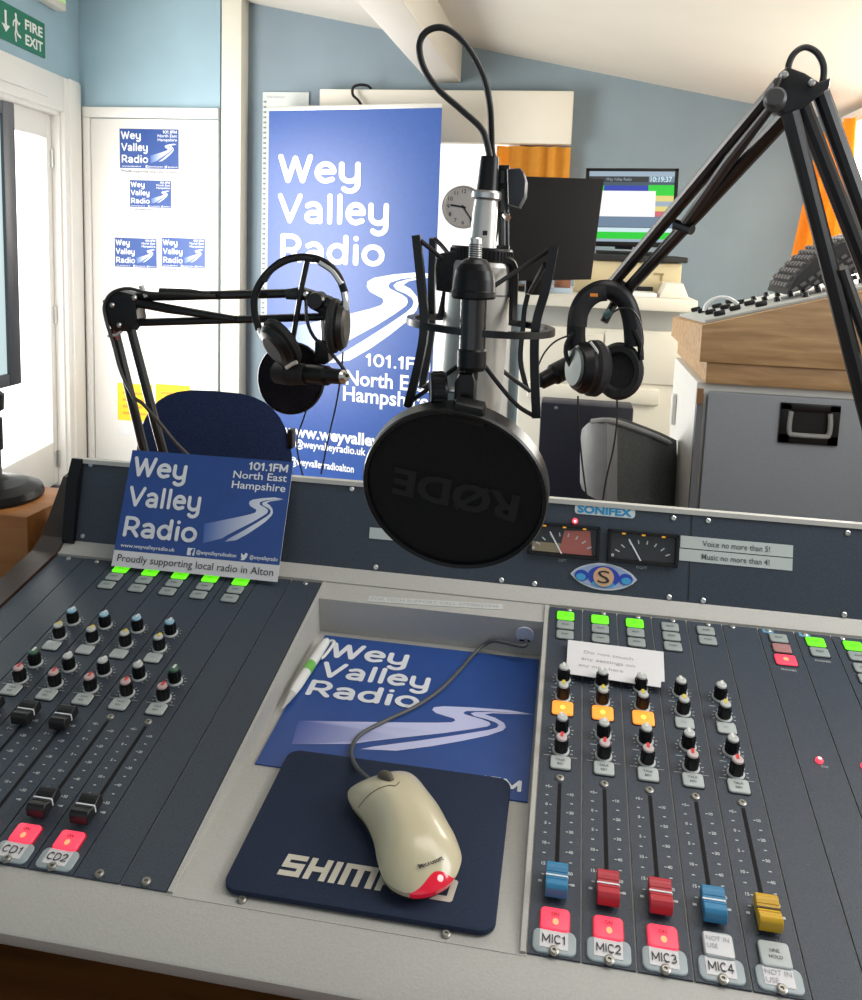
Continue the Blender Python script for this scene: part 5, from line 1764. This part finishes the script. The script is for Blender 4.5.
# head of the arm
mb = MB()
plate_px(mb, [(286, 289), (300, 287), (313, 291), (330, 297), (344, 306), (340, 316), (328, 319), (320, 312), (312, 308), (306, 300), (288, 299)], Y1, .028, BLACKM)
mb.lathe([(.014, -.02), (.016, -.012), (.016, .012), (.014, .02)], BLACKM, axis(at(318, 300, Y1-.012), (0, -1, 0)), 16)
boom_bolt(mb, at(306, 294, Y1-.016), (0, -1, 0), .006)
mb.tube(pxl(Y1-.01, (322, 303), (328, 307)), [.010, .006], BLACKM, 8)
mb.build('head_joint', lb)
arm(lb, 'microphone_post', pxl(Y1, (322, 311), (323.5, 345)), .0042, STEEL)
mb = MB(); plate_px(mb, [(317, 340), (329, 340), (331, 360), (326, 364), (316, 361)], Y1, .026, BLACK); mb.build('microphone_clip', lb)
arm(lb, 'hook_rod', pxl(Y1-.02, (308, 257), (302, 285), (293, 338), (294, 342)), .0052)

def guest_mic(name, p0, p1, p2, pshield, shield_r, nrm, label, con_m=None):
    """p0 grille end, p1 end of grille, p2 connector end"""
    d = (p2-p0).normalized()
    g = thing(name, label, 'microphone', (p0+p2)/2)
    mb = MB(); L = (p1-p0).length
    mb.lathe([(0, 0), (.012, .002), (.021, .010), (.023, L*.5), (.019, L)], SOFTBLK, axis(p0, d), 20); mb.build('foam_windshield', g)
    mb = MB(); L2 = (p2-p1).length
    mb.lathe([(.018, 0), (.0185, L2*.5), (.0145, L2*.58), (.0135, L2*.9)], BLACK, axis(p1, d), 20); mb.build('handle', g)
    mb = MB(); mb.lathe([(.0128, L2*.78), (.0128, L2*.9), (.009, L2*.95), (.008, L2)], con_m or STEEL, axis(p1, d), 18); mb.build('connector', g)
    if pshield is not None:
        mb = MB()
        mb.lathe([(shield_r*.97, -.006), (shield_r, -.004), (shield_r, .004), (shield_r*.97, .006), (shield_r*.95, .002), (0, .002)], BLACK, axis(pshield, nrm), 40)
        mb.lathe([(shield_r*.94, .0030), (0, .0030)], mat('dark_gauze', (.022, .020, .032), .9, noise=.5, scale=300), axis(pshield, nrm), 40)
        mb.build('pop_shield', g)
    return g
g1 = guest_mic('guest_microphone', at(274, 372, Y1+.01), at(308, 374, Y1-.02), at(346, 378, Y1-.06), at(291, 378, Y1+.035), .070, (-.15, -1, .12), 'black guest microphone with round pop shield below the left headphones')
mb = MB(); mb.tube(cr(pxl(Y1-.04, (306, 300, Y1-.03), (307, 320), (314, 337), (330, 352), (343, 368), (347, 376, Y1-.06)), 5), .0032, RUBBER, 8)
tag(mb.build('microphone_cable'), 'short black cable looping from the left arm to the guest microphone', 'cable')

def headphones(name, label, band, br, cups, sliders, cords, pads=None):
    c0 = band[len(band)//2]
    h = thing(name, label, 'headphones', c0)
    mb = MB(); mb.tube(cr(band, 6), br, BLACK, 10, flat=1.5); mb.build('headband', h)
    if pads:
        mb = MB(); mb.tube(cr(pads, 6), br*1.12, SOFTBLK, 10, flat=1.4); mb.build('headband_pad', h)
    for p, d, r, t, capm in cups:
        mb = MB(); X = axis(p, d)
        mb.lathe([(r*.55, t*.5), (r*.80, t*.42), (r*.95, t*.15), (r*.92, -.0)], BLACK, X, 32, sy=1.18)
        cup = mb.build('ear_cup', h)
        mb = MB()
        mb.lathe([(r*.86, .0), (r*1.02, -t*.12), (r*1.04, -t*.34), (r*.92, -t*.52), (r*.70, -t*.50), (r*.60, -t*.30), (0, -t*.28)], SOFTBLK, X, 32, sy=1.18); mb.build('ear_cushion', cup)
        if capm:
            mb = MB(); mb.lathe([(r*.72, t*.47), (r*.66, t*.55), (0, t*.58)], capm, X, 32, sy=1.18); mb.build('ear_plate', cup)
    for pts, r, m in sliders:
        mb = MB(); mb.tube(cr(pts, 4), r, m, 8); mb.build('yoke', h)
    for pts in cords:
        mb = MB(); mb.tube(cr(pts, 5), .0016, RUBBER, 6); mb.build('cord', h)
    return h
YH = Y1-.03
headphones('headphones', 'black headphones with silver sliders hanging on the left microphone arm',
    pxl(YH, (259, 330), (254.5, 312), (255.5, 293), (266, 275), (283, 261), (303, 257), (322, 261), (337, 274), (345, 293)), .0046,
    [(at(279, 345, YH-.01), RX*-.62+RD*.55-RF*.45, .041, .034, None), (at(339, 326, YH), RX*.97-RF*.16+RD*.05, .041, .030, None)],
    [(pxl(YH, (320, 262), (333, 271), (342, 284)), .0062, STEEL), (pxl(YH-.008, (344, 292), (345.5, 300), (345, 310)), .0062, STEEL), (pxl(YH, (259, 328), (262, 336), (268, 346)), .005, SILVER), (pxl(YH-.02, (286, 368), (292, 364), (297, 362)), .004, SILVER)],
    [pxl(YH, (343, 352), (341, 375), (336, 405), (328, 440), (321, 474)), pxl(YH+.06, (309, 402), (303, 420), (297, 440), (299, 460), (304, 480))],
    pads=pxl(YH, (264, 281), (272, 270), (287, 261), (303, 258), (314, 260)))

# right-hand arm
bx, by = .52, 1.14
rb = thing('microphone_boom', 'black scissor microphone arm rising at the right edge over the lit screen', 'microphone arm', (bx, by, DZ))
YA = 1.04
mb = MB()
plate_px(mb, [(783, 70), (800, 76), (814, 85), (826, 81), (824, 92), (797, 112), (784, 118), (776, 112), (768, 101), (775, 88)], YA, .040, BLACKM)
mb.lathe([(.012, -.006), (.012, .010), (.009, .014), (0, .014)], mat('dark_grey_knob', (.05, .05, .052), .4), axis(at(775, 100, YA-.026), (-.2, -1, .1)), 20)
for x, y in ((784, 75), (811, 83)):
    boom_bolt(mb, at(x, y, YA-.022), (0, -1, 0), .004)
mb.build('elbow_joint', rb)
YE = 1.44
arm(rb, 'upper_tube', [at(781, 84, YA), at(613, 283, YE)], .0098)
arm(rb, 'upper_tube', [at(792, 110, YA), at(627, 290, YE)], .0098)
arm(rb, 'spring', [at(776, 101, YA-.02), at(730, 160, YA+.08), at(684, 226, YA+.22)], [.0045, .0075, .0085], mat('spring_dark_steel', (.05, .05, .052), .35, metal=.4))
mb = MB(); mb.tube([at(676, 224, 1.26), at(692, 230, 1.24)], .0075, BLACKM, 8); mb.build('spring_collar', rb)
def toward(px0, py0, px1, py1, z, Ya, Yb):
    p = at(px0, py0, Ya); q = at(px1, py1, Yb)
    t = (z-p.z)/(q.z-p.z)
    return p+(q-p)*t
for (x0, y0), (x1, y1), dy in (((790, 112), (848, 340), -.015), ((802, 105), (863, 262), .0), ((819, 88), (862, 208), .018)):
    p = at(x0, y0, YA+dy); yq = YA+dy+.03
    for _ in range(6):
        q = at(x1, y1, yq)
        te = (DZ+.12-p.z)/(q.z-p.z)
        yq = p.y+(by-.03+dy*.6-p.y)/te
    q = at(x1, y1, yq)
    e = p+(q-p)*((DZ+.12-p.z)/(q.z-p.z))
    if x0 == 790:
        ea_ = e
    arm(rb, 'lower_tube', [p, q, e], .0098)
    ec = e
arm(rb, 'spring', [at(842, 268, YA), at(870, 350, YA+.02)], .007, MATS['spring_dark_steel'])
ea = ea_
mb = MB()
mb.box(((ea.x+ec.x)/2, by-.03, DZ+.10), (abs(ec.x-ea.x)+.06, .06, .09), BLACKM, bev=.006)
mb.lathe([(.05, 0), (.05, .012), (.02, .02), (.016, .06)], BLACKM, T((ea.x+ec.x)/2, by-.03, DZ), 24)
mb.build('desk_mount', rb)
mb = MB(); mb.tube(cr(pxl(YA-.01, (789, 76), (788.5, 66), (793, 55), (801, 48.5), (809, 48), (818, 54), (823.5, 66), (823, 80), (819, 90)), 6), .0036, RUBBER, 8); mb.build('arm_cable', rb)
mb = MB()
plate_px(mb, [(606, 280), (620, 278), (634, 288), (630, 300), (618, 306), (606, 298)], YE, .03, BLACKM)
mb.tube([at(616, 300, YE), at(604, 322, YE-.01)], .007, BLACKM, 8)
mb.tube([at(611, 312, YE-.02), at(604, 316, YE-.02)], .006, mat('teal_tape', (.16, .30, .30), .5), 8)
mb.build('head_joint', rb)
g2 = guest_mic('guest_microphone', at(596, 352, YE+.05), at(570, 366, YE+.02), at(538, 383, YE-.02), None, .06, None, 'black guest microphone poking out left of the right-hand headphones', BLACK)
YR = YE-.05
GREEN_SILVER = mat('brushed_pale_green_plate', (.085, .11, .105), .5, metal=.2)
headphones('headphones', 'black padded headphones with pale oval ear plate hanging on the right arm',
    pxl(YR, (577, 350), (576, 332), (578, 313), (585, 299), (596, 291), (607, 289), (618, 293), (627, 304), (632, 322), (634, 346)), .0105,
    [(at(587, 368, YR-.012), RX*-.93-RF*.36-RD*.05, .0380, .048, GREEN_SILVER), (at(621, 371, YR+.012), RX*.50+RF*.87, .0385, .036, None)],
    [(pxl(YR-.015, (574, 333), (567, 343), (566, 355), (571, 366)), .004, BLACK), (pxl(YR-.01, (634, 330), (640, 345), (641, 360)), .005, BLACK), (pxl(YR-.03, (590, 342), (597, 352), (598, 362)), .003, STEEL)],
    [pxl(YR, (578, 396), (578, 410), (580, 440), (583, 470), (590, 520)), pxl(YR, (617, 398), (617, 420), (613, 450), (606, 480), (600, 520)), pxl(YR-.03, (613, 312), (622, 308), (632, 310), (640, 322), (643, 340), (641, 356)), pxl(YR-.04, (538, 366), (545, 352), (556, 341), (570, 335))],
    pads=pxl(YR, (577, 326), (579, 312), (586, 300), (596, 293), (606, 291)))
mb = MB(); p = at(594, 295, YR-.025); mb.box((p.x, p.y, p.z), (.012, .003, .005), mat('orange_tag', (.75, .25, .03), .5), M.Identity(4)); 
o = mb.build('orange_tag', bpy.data.objects[[o.name for o in bpy.data.objects if o.name.startswith('headphones')][-1]])

# ------------------------------------------------------------------ presenter's microphone
YM = .76
def pm(x, y, dy=0.0):
    return at(x, y, YM+dy)
k_ = YM/847*1.0
mic = thing('studio_microphone', 'silver studio microphone hanging upside down in the black shock mount', 'microphone', pm(468, 420))
ax0, ax1 = pm(487, 192), pm(467, 424)
AD = (ax1-ax0).normalized(); AL = (ax1-ax0).length
S = AL/233.0
def ay(y):                                     # distance along the axis at pixel row y
    return (y-192)*S
AX = axis(ax0, AD)
mb = MB()
mb.lathe([(.0100, ay(196)), (.0112, ay(212)), (.0118, ay(246)), (.0118, ay(252))], SILVER, AX, 28)
mb.lathe([(.0126, ay(191)), (.0134, ay(193)), (.0134, ay(198)), (.0116, ay(200))], STEEL, AX, 28)
mb.build('tail_barrel', mic)
mb = MB()
mb.lathe([(.0120, ay(254)), (.0285, ay(260)), (.0295, ay(264)), (.0295, ay(398)), (.0285, ay(410)), (.0240, ay(419)), (.0140, ay(424)), (0, ay(425))], SILVER, AX, 40)
mb.lathe([(.0297, ay(290)), (.0298, ay(291)), (.0297, ay(292))], mat('body_groove', (.2, .2, .2), .5), AX, 40)
mb.build('body', mic)
mb = MB(); mb.lathe([(.0078, ay(158)), (.0084, ay(162)), (.0094, ay(186)), (.0098, ay(192))], BLACK, AX, 24)
mb.build('cable_connector', mic)
mb = MB(); q = pm(485, 233, -.0125); mb.box(q, (.004, .002, .004), INK, None); mb.build('logo_mark', mic)
# cable
cp = [(490, 158, .0), (486, 140), (480, 127), (460, 108.6), (438, 89), (423.5, 67), (419.5, 46), (426, 32), (441, 27.5), (457, 35.5), (472, 54), (484, 78), (489.5, 102), (491, 125, .01), (492, 150, .022), (496, 172, .03), (497, 215, .035), (490, 260, .06), (476, 320, .10), (470, 400, .20)]
mb = MB(); mb.tube(cr([pm(*c) for c in cp], 8), .0030, RUBBER, 10)
tag(mb.build('microphone_cable'), 'black cable looping high above the silver microphone', 'cable')

# stand behind the microphone
st = thing('microphone_stand', 'black stand with big clamp knob holding the silver microphone', 'stand', (pm(468, 500).x, 1.075, DZ))
sp = at(470, 330, 1.075); sx = sp.x
mb = MB(); mb.cyl((sx, 1.075, DZ+.01), (sx, 1.075, at(480, 262, 1.075).z), .0075, BLACKM, n=16); mb.build('pole', st)
mb = MB(); mb.lathe([(.036, 0), (.036, .012), (.014, .018), (.010, .03)], BLACKM, T(sx, 1.075, DZ), 28); mb.build('base', st)
mb = MB()
for x in (499.5, 506.5):
    mb.tube([pm(x, 166, .03), pm(x+1, 255, .03)], .0020, BLACKM, 8)
mb.tube([pm(503, 167, .03), pm(503.5, 255, .03)], .0030, mat('grey_stem', (.12, .12, .12), .4), 8)
for y in (168, 186, 215, 248):
    mb.box(pm(503, y, .03), (.012, .008, .005), BLACKM, bev=.001)
mb.tube([pm(505, 215, .02), pm(508, 218, .015)], .003, STEEL, 8)
mb.tube(cr([pm(503, 250, .03), pm(500, 255, .08), V((sx, 1.075, at(480, 264, 1.075).z))], 5), .006, BLACKM, 8)
mb.build('bracket', st)
mb = MB()
plate_px(mb, [(508, 170), (521, 169), (524.5, 173), (527, 182), (526, 197), (520, 208), (509, 205)], YM+.02, .030, mat('knob_slate', (.028, .032, .040), .42), bev=.003)
mb.build('clamp_knob', st)

# shock mount
sm_ = thing('shock_mount', 'black cage shock mount with elastic cords around the silver microphone', 'shock mount', pm(480, 325))
RC = pm(480.5, 325.5, .005)
rr = 71.5*k_
tilt = frame(RC, DU, AD.cross(DU)); ringz = -AD
def rp_(a, r=rr, dz=0.0):
    q = math.radians(a)
    ex = (DU-ringz*DU.dot(ringz)).normalized(); ey = ringz.cross(ex)
    return RC+ex*(r*math.cos(q))+ey*(r*math.sin(q))+ringz*dz
mb = MB()
ringpts = [rp_(a) for a in range(0, 360, 10)]
mb.tube(ringpts, .0042, BLACKM, 4, closed=True, flat=1.2)
mb.build('ring', sm_)
# threaded collar and inner cradle
TH = BLACKM
mb = MB()
CXc = axis(ax0+AD*ay(246), AD)
mb.lathe([(.0270, 0), (.0278, .002), (.0278, .011), (.0260, .013), (.0130, .013)], BLACK, CXc, 48)
mb.lathe([(.0130, .0), (.0270, .0)], BLACK, CXc, 48)
for k in range(48):
    q = 2*math.pi*k/48
    mb.box((.0278*math.cos(q), .0278*math.sin(q), .0065), (.0012, .0012, .009), BLACK, CXc)
mb.build('threaded_collar', sm_)
mb = MB()
plate_px(mb, [(438, 254), (452, 251), (462, 251), (462, 290), (448, 292), (437, 290), (436, 268)], YM-.012, .016, SOFTBLK, bev=.003)
mb.build('cradle_pad', sm_)
def bar(name, pts, r, flat=1.0, m=BLACKM):
    mb = MB(); mb.tube(cr(pts, 5), r, m, 4, flat=flat); return mb.build(name, sm_)
bar('cage_arm', [pm(416.5, 236, -.030), pm(421, 280, -.036), pm(424.5, 325, -.042), pm(419, 362, -.038), pm(408, 406, -.030)], .0056, .9)
bar('cage_arm', [pm(433, 238, .035), pm(431.5, 285, .042), pm(432, 325, .047), pm(428, 355, .045), pm(422, 388, .036)], .0048, .9)
bar('cage_arm', [pm(554, 246, -.016), pm(546, 288, -.020), pm(536, 325, -.026), pm(534.5, 365, -.022), pm(536.5, 417, -.016)], .0060, .9)
bar('cage_arm', [pm(528, 294, .045), pm(524.5, 310, .048), pm(523, 328, .050), pm(520.5, 360, .050), pm(527, 390, .045)], .0032)
# inner clip running down the right of the body
mb = MB(); mb.tube(cr([pm(497, 262, -.012), pm(505, 260.5, -.014), pm(512, 264, -.012), pm(514, 275, -.01), pm(513.5, 300, -.01), pm(513, 322, -.02)], 5), .0042, BLACKM, 6); mb.build('inner_clip', sm_)
mb = MB(); mb.tube(cr([pm(446, 290, .0), pm(443, 305, .0), pm(440, 318, -.01)], 4), .0032, BLACKM, 6); mb.build('inner_clip', sm_)
for nm, pts in (('c', [pm(552, 248, -.016), pm(526, 265, -.02), pm(494, 286, -.034)]), ('c', [pm(421, 241, -.03), pm(432, 250, -.025), pm(442, 259, -.02)]), ('c', [pm(435, 239, .03), pm(442, 246, .02), pm(450, 256, .0)]),
                ('c', [pm(409, 403, -.03), pm(428, 389, -.03), pm(447, 374, -.03), pm(458, 366, -.034)]), ('c', [pm(424, 387, .03), pm(440, 378, .01), pm(452, 371, -.01)]),
                ('c', [pm(534, 416, -.018), pm(518, 406, -.022), pm(500, 386, -.026), pm(481, 361, -.032)]), ('c', [pm(530, 391, .04), pm(516, 381, .03), pm(503, 371, .012)]), ('c', [pm(545, 264, -.018), pm(530, 292, .045)])):
    mb = MB(); mb.tube(cr(pts, 4), .0021, mat('elastic_cord', (.008, .008, .009), .7), 8); mb.build('elastic_cord', sm_)

# pop filter with its stalk
pf = thing('pop_filter', 'round black pop filter with reversed lettering in front of the microphone', 'pop filter', pm(454, 490))
YP = YM-.055
def pp(x, y, dy=0.0):
    return at(x, y, YP+dy)
mb = MB()
sx_ = axis(pp(475, 258), pp(471, 380)-pp(475, 258))
L = (pp(471, 380)-pp(475, 258)).length; s = L/122
mb.lathe([(.0045, -20*s), (.0052, -19*s), (.0052, 2*s), (.0090, 4*s)], STEEL, sx_, 20)
for k in range(7):
    mb.lathe([(.0056, (-14+2.2*k)*s), (.0060, (-13.2+2.2*k)*s), (.0056, (-12.4+2.2*k)*s)], mat('dull_thread', (.20, .20, .20), .4, metal=.8), sx_, 20)
mb.build('thread', pf)
mb = MB()
mb.lathe([(.0050, 0), (.0095, 1.5*s), (.0132, 5.5*s), (.0160, 12*s), (.0175, 21*s), (.0181, 31*s), (.0188, 33*s), (.0188, 38*s), (.0176, 40*s), (.0116, 41*s)], BLACK, sx_, 36)
mb.lathe([(.0112, 40*s), (.0112, 92*s)], mat('polished_black_tube', (.014, .014, .016), .18, spec=.8), sx_, 30)
mb.lathe([(.0112, 90*s), (.0124, 92*s), (.0124, 108*s), (.0112, 112*s), (.0060, 113*s), (.0056, 122*s)], BLACK, sx_, 30)
mb.build('stalk', pf)
mb = MB()
plate_px(mb, [(460, 372), (474, 372), (476, 380), (475, 405), (470, 410), (457, 410), (455, 400), (456, 381)], YP, .020, BLACK, bev=.003)
mb.tube([pp(460, 390), pp(442, 390)], .0030, STEEL, 10)
mb.build('swivel_block', pf)
mb = MB(); mb.lathe([(.0145, -.006), (.0155, -.004), (.0155, .006), (.0140, .008)], BLACK, axis(pp(437, 390), (1, .25, .03)), 24)
for k in range(16):
    q = 2*math.pi*k/16
    mb.box((.0155*math.cos(q), .0155*math.sin(q), .001), (.0015, .0015, .009), BLACK, axis(pp(437, 390), (1, .25, .03)))
mb.build('swivel_knob', pf)
# disc
pc = pp(454, 490.5)
rh = (pc-CAM).normalized()
e1 = (RX-rh*RX.dot(rh)).normalized(); e2 = rh.cross(e1)
if e2.dot(RD) < 0:
    e2 = -e2
nn = (e1*-.19 + e2*.55 - rh*.81).normalized()
R0 = 94.0*((pc-CAM).dot(RF))/FPX*1.0
xx = -(e1+e2*.18)
xx = (xx-nn*xx.dot(nn)).normalized()
yy = nn.cross(xx)
PXF = M((xx, yy, nn)).transposed().to_4x4(); PXF.translation = pc
mb = MB()
mb.lathe([(R0*.93, -.001), (R0*.945, .0035), (R0*.985, .0045), (R0, .002), (R0*1.0, -.013), (R0*.97, -.015), (R0*.945, -.008), (R0*.93, -.001)], BLACKM, PXF, 72, caps=False)
mb.build('rim', pf)
mb = MB()
GZ = mat('black_gauze', (.007, .007, .0075), .95, noise=.6, scale=900, bump=.4)
mb.lathe([(R0*.945, .0), (R0*.6, .0012), (0, .0016)], GZ, PXF, 64)
mb.lathe([(0, -.0035), (R0*.945, -.003)], GZ, PXF, 64)
ga = mb.build('gauze', pf)
mb = MB()
mb.text('RØDE', -R0*.70, -R0*.13, R0*.31, mat('faint_grey_print', (.020, .020, .0215), .9), PXF, w=R0*1.36, bold=.035, z=.0026)
mb.build('lettering', ga, smooth=False)
mb = MB()
bk = pc - yy*R0*.97 - nn*.004
bx_ = M((xx, yy, nn)).transposed().to_4x4(); bx_.translation = bk
mb.prism([(-.0165, .010), (-.0165, .003), (-.0120, -.008), (.0110, -.008), (.0150, .003), (.0150, .010)][::-1], -.006, .007, BLACK, bx_, bev=.003)
mb.build('disc_bracket', pf)
